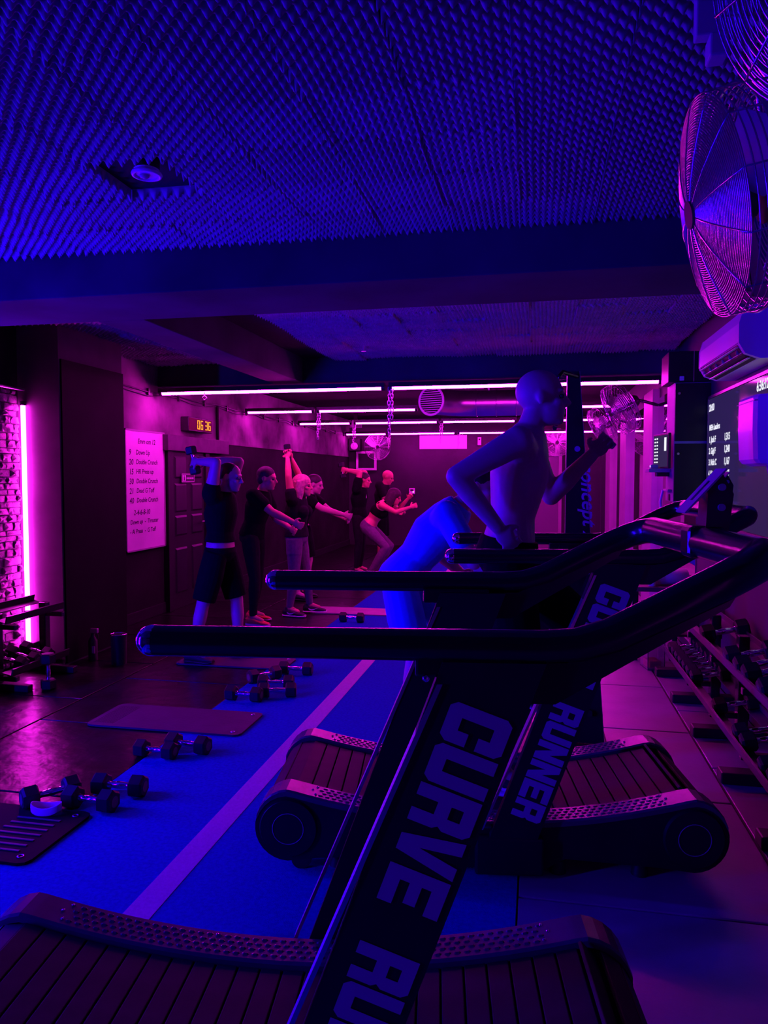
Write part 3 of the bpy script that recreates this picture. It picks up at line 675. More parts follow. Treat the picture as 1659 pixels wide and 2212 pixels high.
b.obj('door_frame', m_post, d2); MB().tube([(-.3, -.04, 1.0), (-.3, -.08, 1.0), (-.2, -.08, 1.0)], .01).obj('door_handle', m_alu, d2)

# ------------------------------------------------------------------ RIGHT WALL: MIRRORS, POSTS, BOXES
posts = [(8.85, 9.55), (11.35, 12.1), (13.7, 14.5)]
for k, (a, c) in enumerate(posts):
    struct(f'trim_{4+k}', MB().cbox((XR-.075, a, 0), (XR, c, 2.55), .004), m_post, ['wide pale post between the first mirrors', 'second pale post along the mirror wall', 'farthest pale post along the mirror wall'][k], 'post')
ends = [6.74, 8.85, 9.55, 11.35, 12.1, 13.7, 14.5, 16.2]
for k in range(4):
    t = thing('wall_mirror', ['nearest tall wall mirror, between the first two posts', 'second tall wall mirror behind the hanging fan', 'third tall wall mirror along the right wall', 'last tall wall mirror next to the back wall'][k], 'mirror', (XR, (ends[2*k]+ends[2*k+1])/2, 1.28), group='wall mirrors')
    h = (ends[2*k+1]-ends[2*k])/2-.006
    MB().box((-.012, -h, -1.16), (-.002, h, 1.16)).obj('glass', m_mirror, t)
    MB().box((-.02, -h, -1.18), (0, h, -1.16)).obj('bottom_channel', m_alu, t)
t = thing('wall_cabinet', 'tall wall cupboard with black doors and a pale side, next to the big screen', 'cabinet', (XR, 6.33, 1.36))
MB().cbox((-.27, .02, 0), (0, .37, .96), .004).obj('body', m_post, t)
for z0 in (.008, .49):
    dr = MB().cbox((-.268, 0, z0), (-.002, .02, z0+.46), .004).obj('door', m_satin, t); MB().cyl((-.24, 0, z0+.38), (-.24, -.012, z0+.38), .01, n=10).obj('knob', m_alu, dr)
MB().box((-.272, -.004, -.006), (0, .02, .0)).obj('edge_strip', m_alu, t)
t = thing('wall_box', 'black box fixed high on the wall above the black cupboard', 'box', (XR, 6.36, 2.325))
MB().cbox((-.32, 0, 0), (0, .34, .245), .006).obj('housing', m_satin, t); MB().box((-.13, -.003, .0), (-.124, 0, .245)).obj('edge_strip', m_alu, t); MB().cbox((-.235, -.012, .01), (-.20, 0, .045), .004).obj('switch', m_white, t)
# big screen
t = thing('big_screen', 'large wall screen showing a class leaderboard on the right wall', 'screen', (XR-.021, 5.345, 1.69))
MB().cbox((0, -.96, -.50), (.02, .96, .50), .004).obj('casing', m_plastic, t)
MB().box((-.004, -.94, -.48), (-.001, .94, .48)).obj('display', mat('screen_glass', (.02, .015, .04), .06, spec=.7), t)
MATS['screen_glass'].node_tree.nodes['Principled BSDF'].inputs['Emission Color'].default_value = (.020, .012, .055, 1); MATS['screen_glass'].node_tree.nodes['Principled BSDF'].inputs['Emission Strength'].default_value = 1.0
b = MB()
for a, c in (((-.965,-.505),(.965,-.485)),((-.965,.485),(.965,.505)),((-.965,-.505),(-.945,.505)),((.945,-.505),(.965,.505))): b.box((-.010,a[0],a[1]),(.02,c[0],c[1]))
b.obj('bezel', m_alu, t)
def tv(s, y, z, size, al='LEFT', m=e_text): text_obj('screen_text', s, size, m, t, T(-.0055, y, z) @ R(-90, 'Z') @ R(90, 'X'), bold=.002, align=al)
tv('6:36:12 AM', -.36, .40, .085); tv('20:00', .92, .385, .075); tv('Fri 21', -.10, .16, .10)
tv('MEPs Leaders', .90, .235, .06)
for k, (n, s) in enumerate((('1. Jack F', '1,315'), ('2. Gigi F', '1,248'), ('3. Nick C', '1,167'), ('4. Nicole', '1,117'), ('5. Kelly G', '1,107'), ('6. Hayley D', '987'), ('7. Ben', '960'))):
    tv(n, .90, .14-.088*k, .065); tv(s, .42, .14-.088*k, .07)
text_obj('screen_text', 'Bike Arc', .15, e_text, t, T(-.0055, -.30, .20) @ R(-90, 'Z') @ R(90, 'X'), bold=.004)
b = MB()
for a, c in (((-.92,.16),(-.26,.172)),((-.92,.35),(-.26,.362)),((-.27,.16),(-.26,.362))): b.box((-.0055,a[0],a[1]),(-.005,c[0],c[1]))
b.obj('screen_box', e_text, t)
# tablet on a bracket and its shelf
t = thing('wall_tablet', 'small tablet with rows of numbers on a bracket by the pink post', 'tablet', (1.03, 6.54, 1.775), math.radians(9))
MB().cbox((-.012, -.19, -.145), (.012, .19, .145), .006).obj('case', m_plastic, t)
MB().box((-.0145, -.175, -.13), (-.0125, .175, .13)).obj('display', e_screen, t)
b = MB()
for r_ in range(8):
    for c_ in range(2): b.box((-.0155, .06+c_*.055, .10-r_*.028), (-.0145, .095+c_*.055, .112-r_*.028))
b.obj('display_text', e_text, t)['kind'] = 'stuff'; MB().box((-.0155, -.15, .0), (-.0145, -.10, .11)).obj('display_bar', e_text, t)
MB().tube([(.012, 0, 0), (.05, 0.0, 0)], .014, 8).obj('wall_arm', m_steel, t)
t = thing('wall_shelf', 'narrow pink-lit shelf with a lit charger below the tablet', 'shelf', (XR-.272, 6.56, 1.615))
MB().cbox((-.17, -.10, -.016), (0, .12, .016), .004).obj('board', m_post, t); MB().cbox((-.15, -.06, .016), (-.09, .03, .05), .006).obj('charger', m_grey, t); MB().cyl((-.153, -.03, .035), (-.150, -.03, .035), .008, n=8).obj('charger_light', e_dot, t)
MB().cbox((-.1, -.04, -.05), (0, .06, -.016), .004).obj('bracket', m_steel, t)
t = thing('key_hook_board', 'small pale rail with a plate and a strap below the shelf', 'hook board', (XR-.272, 6.52, 1.45))
MB().cbox((-.03, -.12, -.010), (0, .12, .010), .004).obj('rail', m_post, t); MB().cbox((-.006, -.05, -.085), (0, .02, -.03), .002).obj('plate', m_plastic, t)
MB().tube([(-.03, .11, .0), (-.05, .11, -.1), (-.045, .09, -.17)], .012, 8).obj('strap', m_white, t)
# dispenser in front of the screen
t = thing('towel_dispenser', 'violet-lit rounded plastic dispenser at the right edge before the screen', 'dispenser', (XR, 3.55, 1.615))
secs = []
for zz, f in ((0, .86), (.012, .95), (.03, .985), (.16, 1.0), (.30, 1.0), (.318, .98)):
    secs.append(zz)
b = MB(); ring = []
def rr_(f, zz): 
    x0, x1, y0, y1, c = -.41*f, 0, -.0, .34, .05
    return [(x0+c, y0, zz), (x1, y0, zz), (x1, y1, zz), (x0+c, y1, zz), (x0+.012, y1-c*.4, zz), (x0, y1-c, zz), (x0, y0+c, zz), (x0+.012, y0+c*.4, zz)]
vs = []; lv = ((0, .86), (.012, .95), (.03, .985), (.16, 1.0), (.305, 1.0), (.318, .98))
for zz, f in lv: vs += rr_(f, zz)
fs = [(j*8+i, j*8+(i+1) % 8, (j+1)*8+(i+1) % 8, (j+1)*8+i) for j in range(5) for i in range(8)]+[tuple(range(8))[::-1], tuple(range(40, 48))]
b.add(vs, fs).obj('cover', m_white, t)
MB().cyl((-.30, .12, -.04), (-.30, .12, 0), .02, .03, 14).obj('nozzle', m_grey, t); MB().box((-.412, .02, .29), (-.1, .32, .294)).obj('lid_seam', m_grey, t)

# ------------------------------------------------------------------ BENCH AND SMALL THINGS BY THE RIGHT WALL
t = thing('side_bench', 'low dark wooden bench table against the right wall behind the treadmills', 'bench', (1.08, 7.0, -.09))
MB().cbox((-.28, -.45, .68), (.27, .45, .72), .006).obj('top', m_wood, t)
for x in (-.24, .23):
    for y in (-.42, .42): MB().cbox((x-.025, y-.025, .09), (x+.025, y+.025, .68), .004).obj('leg', m_steel, t)
MB().cbox((-.24, -.42, .3), (.23, .42, .32), .004).obj('lower_shelf', m_wood, t)
t = thing('paper_cup', 'small white cup standing on the bench', 'cup', (.98, 6.62, .632)); MB().cyl((0,0,0), (0,0,.095), .028, .038, 18).obj('cup', m_white, t); MB().tube([(.038*math.cos(a*PI/10), .038*math.sin(a*PI/10), .095) for a in range(20)], .003, 5, closed=True).obj('rim', m_white, t)
t = thing('rolled_towel', 'white rolled towel lying on the bench', 'towel', (1.14, 6.74, .701), math.radians(12)); MB().loft([((-.15,0,0),(0,.06,0),(0,0,.06)),((-.14,0,0),(0,.068,0),(0,0,.068)),((.14,0,.0),(0,.072,0),(0,0,.07)),((.15,0,.0),(0,.06,0),(0,0,.06))], 20).obj('roll', m_towel, t); MB().tube([(.152, .045*math.cos(a*.7)*(1-a/24), .045*math.sin(a*.7)*(1-a/24)) for a in range(22)], .004, 5).obj('rolled_edge', m_towel, t)
b = MB(); n = 18; vs = []
for j in range(n+1):
    for i in range(n+1):
        u, v_ = i/n-.5, j/n-.5
        e = max(0, 1-4*(u*u+v_*v_)); h = .10*e**.6+.035*math.sin(9*u+4*v_)*e+.02*math.sin(17*v_-6*u)*e
        vs.append((u*.42, v_*.5, max(h, .004)))
b.add(vs, [(j*(n+1)+i, j*(n+1)+i+1, (j+1)*(n+1)+i+1, (j+1)*(n+1)+i) for j in range(n) for i in range(n)], True)
o = b.obj('folded_jacket', m_fabric); o.location = (1.08, 7.14, .632); tag(o, 'dark crumpled jacket lying on the bench', 'jacket')
t = thing('clear_box', 'clear plastic box with a red item standing on the floor by the rack', 'box', (.95, 6.32, .002), .2)
b = MB()
for a, c in (((-.07,-.09,0),(.07,.09,.006)),((-.07,-.09,0),(-.064,.09,.30)),((.064,-.09,0),(.07,.09,.30)),((-.07,-.09,0),(.07,-.084,.30)),((-.07,.084,0),(.07,.09,.30))): b.box(a, c)
b.obj('walls', m_clear, t); MB().cbox((-.05,-.07,.008), (.05,.07,.07), .01).obj('red_item', m_red, t)
t = thing('spray_bottle', 'dark spray bottle on the floor by the left pillar', 'bottle', (-3.68, 5.62, 0)); MB().loft([((0,0,0),(.038,0,0),(0,.038,0)),((0,0,.17),(.038,0,0),(0,.038,0)),((0,0,.21),(.015,0,0),(0,.015,0)),((0,0,.235),(.015,0,0),(0,.015,0))], 16).obj('bottle', m_plastic, t)
MB().cbox((-.02,-.014,.235), (.05,.014,.275), .006).obj('trigger_head', m_alu, t); MB().tube([(.035,0,.24),(.05,0,.215),(.045,0,.19)], .005, 6).obj('trigger', m_plastic, t); MB().box((.012,-.03,.07), (.0385,-.0375,.13)).obj('label', m_grey, t)
t = thing('steel_post_bin', 'slim dark bin with a bright edge by the left pillar', 'bin', (-3.40, 5.56, 0)); MB().loft([((0,0,0),(.06,0,0),(0,.06,0)),((0,0,.25),(.065,0,0),(0,.065,0))], 20).obj('body', m_satin, t); MB().tube([(.065*math.cos(a*PI/12), .065*math.sin(a*PI/12), .25) for a in range(24)], .005, 6, closed=True).obj('rim', m_chrome, t)

# ------------------------------------------------------------------ DUMBBELLS
def dumbbell_proto():
    t = thing('dumbbell', 'x', 'dumbbell', (0,0,0))
    for s in (-1, 1):
        b = MB(); r = .056; secs = []
        for x, f in ((.058, .80), (.066, 1.0), (.122, 1.0), (.132, .82)):
            secs.append([(s*x, r*f*math.cos(PI/3*k+PI/6), r*f*math.sin(PI/3*k+PI/6)) for k in range(6)])
        vs = [p for q in secs for p in q]
        fs = [(j*6+i, j*6+(i+1) % 6, (j+1)*6+(i+1) % 6, (j+1)*6+i) for j in range(3) for i in range(6)]+[tuple(range(6)), tuple(range(18, 24))]
        h = b.add(vs, fs).obj('hex_head', m_hex, t)
        MB().cyl((s*.132, 0, 0), (s*.1332, 0, 0), .026, n=16).obj('weight_print', m_hexface, h)
    secs = [(-.06, .019), (-.05, .016), (-.035, .0145), (-.015, .017), (0, .018), (.015, .017), (.035, .0145), (.05, .016), (.06, .019)]
    MB().loft([((x, 0, 0), (0, r, 0), (0, 0, r)) for x, r in secs], 14).obj('handle', m_chrome, t)
    return t
DB = None
def db(label, loc, yaw=0, group='dumbbells on the floor', rot=None, sc_=1.0):
    global DB
    e = rot if rot else (0, 0, math.radians(yaw))
    if DB is None: 
        DB = dumbbell_proto(); o = DB; o.location = loc; o.rotation_euler = e; o['label'] = label; o['group'] = group
    else: o = dup(DB, loc, e, label, group)
    o.scale = (sc_,)*3
    return o
ZD = .0486
for lab, x, y, a in (('dumbbell at the left edge of the near cluster, lying skewed', -2.27, 3.10, 52), ('front dumbbell of the near cluster, half on the blue turf', -2.04, 3.07, -3), ('rear right dumbbell of the near cluster on the blue turf', -1.99, 3.24, 4),
                     ('left dumbbell of the pair in front of the long mat', -2.06, 3.72, -3), ('right dumbbell of the pair in front of the long mat', -1.92, 3.83, -6),
                     ('front left dumbbell of the middle cluster by the turf edge', -1.98, 4.80, -2), ('front right dumbbell of the middle cluster by the turf edge', -1.78, 4.93, 14), ('dumbbell in the middle of the middle cluster', -1.86, 5.12, 10),
                     ('left rear dumbbell of the middle cluster, turned to the viewer', -2.02, 5.30, 48), ('rearmost dumbbell of the middle cluster beside the far mat', -1.84, 5.52, 4), ('single dumbbell lying alone on the far turf beside the pink mat', -1.92, 7.66, 0)):
    s = 1.0 if x != -2.06 else .92
    db(lab, (x, y, ZD*s+.003), a, sc_=s)

# ------------------------------------------------------------------ MATS
def exmat(label, x0, y0, x1, y1, th, m, rot=0, ridges=True, group='exercise mats'):
    t = thing('exercise_mat', label, 'mat', ((x0+x1)/2, (y0+y1)/2, .003), math.radians(rot), group); hx, hy = (x1-x0)/2, (y1-y0)/2; c = .04
    poly = [(-hx+c,-hy),(hx-c,-hy),(hx-c*.3,-hy+c*.3),(hx,-hy+c),(hx,hy-c),(hx-c*.3,hy-c*.3),(hx-c,hy),(-hx+c,hy),(-hx+c*.3,hy-c*.3),(-hx,hy-c),(-hx,-hy+c),(-hx+c*.3,-hy+c*.3)]
    n = 12; MB().add([(x,y,0) for x,y in poly]+[(x,y,th) for x,y in poly], [tuple(range(n))[::-1], tuple(range(n,2*n))]+[(i,(i+1)%n,n+(i+1)%n,n+i) for i in range(n)]).obj('pad', m, t)
    for y in (-hy+.05, hy-.05):
        MB().tube([(hx-.06+.012*math.cos(a*PI/6), y+.012*math.sin(a*PI/6), th+.001) for a in range(12)], .003, 5, closed=True).obj('grommet', m_alu, t)
    if ridges:
        for k in range(9): MB().box((-hx+.03+k*.016, -hy+.05, th), (-hx+.038+k*.016, hy-.05, th+.0015)).obj('ridge', m, t)
    return t
exmat('long dark exercise mat with eyelets across the turf edge', -2.76, 4.11, -1.73, 4.54, .012, m_mat)
exmat('dark exercise mat under the feet of the man in black', -2.93, 5.62, -1.98, 5.98, .012, m_mat)
exmat('pinkish exercise mat in front of the blond woman', -2.52, 8.05, -1.55, 8.45, .012, m_mat2, ridges=False)
t = exmat('black ridged mat in the bottom left by the near dumbbells', -2.95, 2.55, -1.99, 3.02, .012, m_blackmat, rot=0)
for i in range(12):
    for k in range(7):
        s = MB().cbox((-.010, -.006, 0), (.010, .006, .004), .001).obj('stud', m_hexface, t) if (i, k) == (0, 0) else link('stud', t.children[-1].data if False else s.data, None, t)
        s.location = (.18+.02*i*.9, -.15+.045*k, .0125)
t = thing('resistance_band', 'pale loop band lying beside the near dumbbells', 'band', (-2.20, 2.97, .018), .2)
MB().loft([((.07*math.cos(a*PI/10), .035*math.sin(a*PI/10), .02+.008*math.cos(a*PI/5)), (.0015*math.cos(a*PI/10), .0015*math.sin(a*PI/10), 0), (0, 0, .02)) for a in range(21)], 8, False).obj('band', m_logo, t)

# ------------------------------------------------------------------ DUMBBELL RACKS
def rack(label, loc, length, xo, n_legs, depth):
    # shelves face -x (right wall rack); local y along the wall
    t = thing('dumbbell_rack', label, 'rack', loc, 0, 'dumbbell racks')
    for z, x0 in ((.165, 0.), (.50, .03)):
        tr = MB(); mx = T(x0, 0, z) @ R(-12, 'Y')
        tr.box((0, 0, 0), (.012, length, .055), mx).box((0, 0, 0), (.07, length, .006), mx).box((.20, 0, 0), (.27, length, .006), mx).box((.262, 0, 0), (.27, length, .045), mx)
        tr.obj('tray', mat('rack_tray', (.07, .065, .07), .45), t)
    for k in range(n_legs):
        y = .08+k*(length-.16)/(n_legs-1)
        MB().cbox((.17, y-.035, .04), (.23, y+.035, .62), .005).obj('post', m_steel, t)
        MB().cbox((-.08, y-.05, 0), (.32, y+.05, .06), .008).obj('foot', m_plastic, t)
        for z in (.155, .49): MB().cbox((.02, y-.02, z-.035), (.24, y+.02, z), .004).obj('arm', m_steel, t)
    return t
rack('long two-tier dumbbell rack along the right wall', (1.02, 3.25, 0), 2.92, 1, 5, .3)
k = 0
words = ['first', 'second', 'third', 'fourth', 'fifth', 'sixth', 'seventh', 'eighth', 'ninth', 'tenth', 'eleventh', 'twelfth']
for i, y in enumerate((3.52, 3.66, 3.98, 4.12, 4.58, 5.22, 5.36, 5.50, 5.64, 5.78, 5.92, 6.06)):
    db(f'{words[i]} dumbbell from the front on the lower tier of the right rack', (1.155, y, .245), 0, 'dumbbells on the right rack', rot=(0, math.radians(-12), 0), sc_=.95)
for i, y in enumerate((3.45, 3.75, 4.02, 4.18, 4.40, 5.00, 5.85, 6.00)):
    db(f'{words[i]} dumbbell from the front on the upper tier of the right rack', (1.185, y, .585), 0, 'dumbbells on the right rack', rot=(0, math.radians(-12), 0), sc_=1.08)
t = thing('dumbbell_rack', 'black metal dumbbell rack against the stone wall at the left edge', 'rack', (XL+.09, 4.64, 0), 0, 'dumbbell racks')
for z, x0 in ((.12, .40), (.50, .36)):
    mx = T(x0, 0, z) @ R(12, 'Y')
    MB().box((-.012, 0, 0), (0, .66, .055), mx).box((-.09, 0, 0), (0, .66, .006), mx).box((-.28, 0, 0), (-.20, .66, .006), mx).box((-.28, 0, 0), (-.272, .66, .05), mx).obj('tray', m_satin, t)
for y in (.06, .60):
    MB().cbox((.20, y-.03, 0), (.26, y+.03, .56), .005).obj('post', m_steel, t); MB().cbox((.02, y-.03, 0), (.50, y+.03, .05), .006).obj('foot', m_plastic, t)
    for z in (.09, .47): MB().cbox((.06, y-.02, z-.02), (.40, y+.02, z+.015), .004).obj('arm', m_steel, t)
for i, y in enumerate((.16, .30, .46)):
    db(f'{words[i]} dumbbell from the front on the low tray of the left rack', (XL+.09+.26, 4.64+y, .195), 0, 'dumbbells on the left rack', rot=(0, math.radians(12), 0))
db('dumbbell standing on end on the floor before the left rack', (-3.50, 4.78, .136), 0, 'dumbbells on the floor', rot=(0, math.radians(90), .3))

# ------------------------------------------------------------------ PEOPLE
def remesh(mb, name, m, voxel, parent, smooth=6):
    me0 = mb.mesh('tmp'); o = bpy.data.objects.new('tmp', me0); C.objects.link(o)
    r = o.modifiers.new('r', 'REMESH'); r.mode = 'VOXEL'; r.voxel_size = voxel; r.use_smooth_shade = True
    s = o.modifiers.new('s', 'SMOOTH'); s.factor = .5; s.iterations = smooth
    dg = bpy.context.evaluated_depsgraph_get(); me = bpy.data.meshes.new_from_object(o.evaluated_get(dg))
    bpy.data.objects.remove(o); bpy.data.meshes.remove(me0); me.materials.clear(); me.name = name
    return link(name, me, m, parent)
def caps(b, p0, p1, r0, r1, n=14):
    p0, p1 = V(p0), V(p1); d = p1-p0; L = d.length; u, v = perp(d); dn = d/L; secs = []
    for a in (-80, -60, -35, -10): q = math.radians(a); secs.append((p0+dn*r0*math.sin(q), u*r0*math.cos(q), v*r0*math.cos(q)))
    for a in (10, 35, 60, 80): q = math.radians(a); secs.append((p1+dn*r1*math.sin(q), u*r1*math.cos(q), v*r1*math.cos(q)))
    b.loft(secs, n)
def limb(b, pts, rs):
    for i in range(len(pts)-1): caps(b, pts[i], pts[i+1], rs[i], rs[i+1])
def lerp(a, c, t): return V(a)*(1-t)+V(c)*t
def hand(b, wr, el, palm, fist=.8, side=1):
    wr, el = V(wr), V(el); d = (wr-el).normalized(); n = (V(palm)-d*V(palm).dot(d)).normalized(); l = d.cross(n)*side
    c = wr+d*.05
    b.ell(c, .046, .040, .018, 14, 8, axes=(d, l, n))
    for k in range(4):
        base = wr+d*.085+l*(.033-.0225*k)*1.05
        ang = 0; p = base; Ls = [.040, .026, .022]
        if k == 3: Ls = [q*.8 for q in Ls]
        if k == 0: Ls = [q*.93 for q in Ls]
        for j, Lg in enumerate(Ls):
            ang += fist*(1.15 if j else .75)
            q = p+(d*math.cos(ang)+n*math.sin(ang))*Lg; caps(b, p, q, .0088-.0008*j, .0083-.0008*j, 8); p = q
    p = wr+d*.028+l*.036; q = p+(l*.6+d*.6+n*.35).normalized()*.038; caps(b, p, q, .0115, .010, 8)
    r = q+(d*.6+n*.8-l*.25).normalized()*.032; caps(b, q, r, .0098, .0085, 8)
def head_mesh(b, c, f, u, fem=False):
    c = V(c); f = V(f).normalized(); u = (V(u)-f*V(u).dot(f)).normalized(); l = u.cross(f); A = (f, l, u)
    P = lambda x, y, z: c+f*x+l*y+u*z
    b.ell(P(-.012, 0, .030), .098, .076, .090, 20, 12, axes=A)
    b.ell(P(.028, 0, -.048), .066, .056, .070, 18, 10, axes=A)
    b.ell(P(.062, 0, -.096), .026, .030, .020, 12, 8, axes=A)
    b.ell(P(.072, 0, .026), .022, .054, .013, 12, 8, axes=A)
    for s in (-1, 1):
        b.ell(P(.058, .040*s, -.022), .026, .020, .018, 10, 8, axes=A)
        b.ell(P(-.008, .078*s, -.004), .019, .009, .031, 10, 8, axes=A)
    caps(b, P(.086, 0, .012), P(.108, 0, -.026), .009, .0135, 10)
    for s in (-1, 1): b.ell(P(.096, .012*s, -.030), .010, .008, .007, 8, 6, axes=A)
    b.ell(P(.082, 0, -.058), .013, .024, .0055, 10, 6, axes=A); b.ell(P(.080, 0, -.070), .013, .021, .0065, 10, 6, axes=A)
    return P, A
def shoe(t, an, toe, m, sole=m_sole, mark=None, s=1.0, pitch=0):
    an = V(an); f = V(toe).normalized(); up = V((0, 0, 1)); l = up.cross(f).normalized(); up = f.cross(l)
    o = an - up*.088
    secs = [(-.075, .028, .004, .075), (-.065, .036, 0, .088), (-.03, .038, 0, .092), (.02, .040, 0, .086), (.07, .045, 0, .064), (.12, .048, 0, .050), (.165, .042, .002, .040), (.19, .022, .006, .026)]
    b = MB()
    b.loft([(o+f*x+up*((z0+.022+z1)/2), l*w_, up*((z1-z0-.01)/2)) for x, w_, z0, z1 in secs], 16)
    b.loft([(o+f*(-.02)+up*.06, l*.036, f*.05), (o+f*(-.015)+up*.105, l*.035, f*.044)], 14)
    sh = b.obj('shoe', m, t)
    b = MB(); b.loft([(o+f*(x*1.03)+up*(.012+z0), l*(w_+.004), up*.013) for x, w_, z0, z1 in secs], 14); b.obj('sole', sole, sh)
    for x in (.035, .055, .075): 
        b = MB(); b.tube([o+f*x+l*(-.022)+up*(.085-x*.28+.0), o+f*x+up*(.098-x*.30), o+f*x+l*.022+up*(.085-x*.28)], .0035, 6); b.obj('lace', mark or sole, sh)
    if mark:
        for sd in (-1, 1):
            poly = [(-.045, .052), (-.03, .036), (-.005, .030), (.02, .036), (.075, .062), (.02, .046), (-.01, .044), (-.035, .056)]
            vs = [o+f*(x+.03)+up*z+l*sd*(.0445 if z < .05 else .043) for x, z in poly]
            MB().add(vs, [tuple(range(8))]).obj('tick_mark', mark, sh)
    return sh
def person(label, loc, rz, J, top, bottom, shoes, skin=None, hair=None, fem=False, voxel=.008, s=1.0, palms=None, fists=(.8,.8), logo=None, bare=False, socks=None, top_hem=0.0, low=0.0, sleeve=.52):
    skin = skin or m_skin
    t = thing('person', label, 'person', loc, rz, 'people exercising'); t.scale = (s, s, s)
    g = lambda k: V(J[k])
    pel, che, nek, hd = g('pelvis'), g('chest'), g('neck'), g('head')
    sp = (che-pel).normalized(); lat = V(J.get('lat', (0, 1, 0))).normalized(); lat2 = V(J.get('lat2', J.get('lat', (0, 1, 0)))).normalized(); 
    fw = lat.cross(sp).normalized(); sp2 = (nek-che).normalized(); fw2 = lat2.cross(sp2).normalized()
    hipw = .155 if not fem else .165; wst = .13 if not fem else .11; chw = .165 if not fem else .14
    def torso(b, ex, lo=-.10, hi=1.0, neckon=True):
        S = []
        if lo <= -.10: S.append((pel-sp*.10, .07, .07))
        if lo <= -.05: S.append((pel-sp*.05, hipw*.95, .105))
        S += [(pel, hipw, .118), (pel+sp*.06, hipw*.97, .11)] if lo <= 0 else [(pel+sp*lo, hipw*.96, .112)]
        S += [(lerp(pel, che, .5), wst, .092), (lerp(pel, che, .8), chw*.95, .11), (che, chw, .122)]
        secs = [(c, (lat if i < 4 else lat2)*(w_+ex), (fw)*(d_+ex)) for i, (c, w_, d_) in enumerate(S)]
        secs += [(lerp(che, nek, .55), lat2*(chw*.93+ex), fw2*(.10+ex)), (lerp(che, nek, .85), lat2*(.125+ex), fw2*(.078+ex)), (nek, lat2*(.062+ex), fw2*(.060+ex))]
        b.loft(secs, 24)
        if fem:
            for q in (-1, 1): b.ell(che+fw*(.085+ex*.5)+lat*.07*q+sp*.0, .055+ex, .06+ex, .06+ex, 14, 8, axes=(fw, lat, sp))
    b = MB(); torso(b, 0)
    limb(b, [nek-sp2*.03, lerp(nek, hd, .55)], [.058 if not fem else .05, .052 if not fem else .045])
    hf = V(J.get('look', (1, 0, 0))); hu = V(J.get('headup', (hd-nek)))
    if abs(hf.normalized().dot(hu.normalized())) > .98: hu = V((0, 0, 1))
    P, A = head_mesh(b, hd, hf, hu, fem)
    k = 1.0 if not fem else .86
    for i, sd in enumerate(('L', 'R')):
        sh_, el, wr = g('sh'+sd), g('el'+sd), g('wr'+sd)
        limb(b, [lerp(che, sh_, .55)+sp2*.03, sh_, lerp(sh_, el, .4), el, lerp(el, wr, .35), wr], [.075*k, .062*k, .054*k, .042*k, .044*k, .029*k])
        pl = (palms or {}).get(sd, (1, 0, 0)); hand(b, wr, el, pl, fists[i], -1 if sd == 'L' else 1)
        hip, kn, an = g('hip'+sd), g('kn'+sd), g('an'+sd)
        limb(b, [hip, lerp(hip, kn, .35), kn, lerp(kn, an, .3), lerp(kn, an, .65), an], [.092, .084, .056, .059*(1 if not fem else .93), .044, .037])
        caps(b, an, an+V(J['toe'+sd]).normalized()*.10-V((0,0,.03)), .034, .028)
    remesh(b, 'body', skin, voxel, t)
    for sd in (-1, 1):
        MB().ell(P(.078, .031*sd, .001), .012, .013, .010, 10, 8, axes=A).obj('eye', m_eye, t)
    # hair
    if hair:
        hm, style = hair; b = MB()
        if style == 'short':
            b.ell(P(-.020, 0, .042), .101, .081, .090, 20, 12, axes=A); b.ell(P(-.055, 0, -.005), .06, .072, .07, 16, 10, axes=A)
        elif style == 'crop':
            b.ell(P(-.022, 0, .038), .097, .079, .088, 20, 12, axes=A)
        else:
            b.ell(P(-.018, 0, .044), .108, .090, .094, 20, 12, axes=A); b.ell(P(-.055, 0, -.02), .065, .084, .09, 16, 10, axes=A)
            rnd = random.Random(3)
            for q in range(40):
                a = PI*.30+q/39*PI*1.4; x, y = math.cos(a)*.085-.02, math.sin(a)*.088
                p0 = P(x, y, .02+rnd.uniform(-.02, .04)); p1 = P(x*1.12-.01, y*1.12, -.07+rnd.uniform(-.02, .02)); p2 = P(x*1.0-.03+rnd.uniform(-.02,.02), y*1.05+rnd.uniform(-.02,.02), -.165+rnd.uniform(-.045, .04))
                caps(b, p0, p1, .015, .013, 8); caps(b, p1, p2, .013, .005, 8)
        remesh(b, 'hair', hm, .006, t, 1 if style == 'long' else 3)
    # top
    if top:
        tm, kind = top; b = MB()
        if kind == 'tee':
            torso(b, .016, lo=top_hem)
            for sd in ('L', 'R'):
                sh_, el = g('sh'+sd), g('el'+sd); limb(b, [lerp(che, sh_, .5)+sp2*.02, sh_, lerp(sh_, el, sleeve)], [.088*k, .079*k, .074*k])
        elif kind == 'bra':
            S = [(lerp(pel, che, .72), chw*.9, .105), (che, chw, .122), (lerp(che, nek, .5), chw*.82, .098)]
            b.loft([(c, lat2*(w_+.007), fw*(d_+.007)) for c, w_, d_ in S], 24)
            for q in (-1, 1): b.ell(che+fw*.09+lat*.07*q, .06, .062, .062, 14, 8, axes=(fw, lat, sp)); limb(b, [lerp(che, nek, .5)+lat2*.08*q+fw2*.06, nek+lat2*.085*q, lerp(che, nek, .5)+lat2*.08*q-fw2*.07], [.02, .02, .02])
        remesh(b, 'shirt' if kind == 'tee' else 'sports_top', tm, voxel, t, 4)
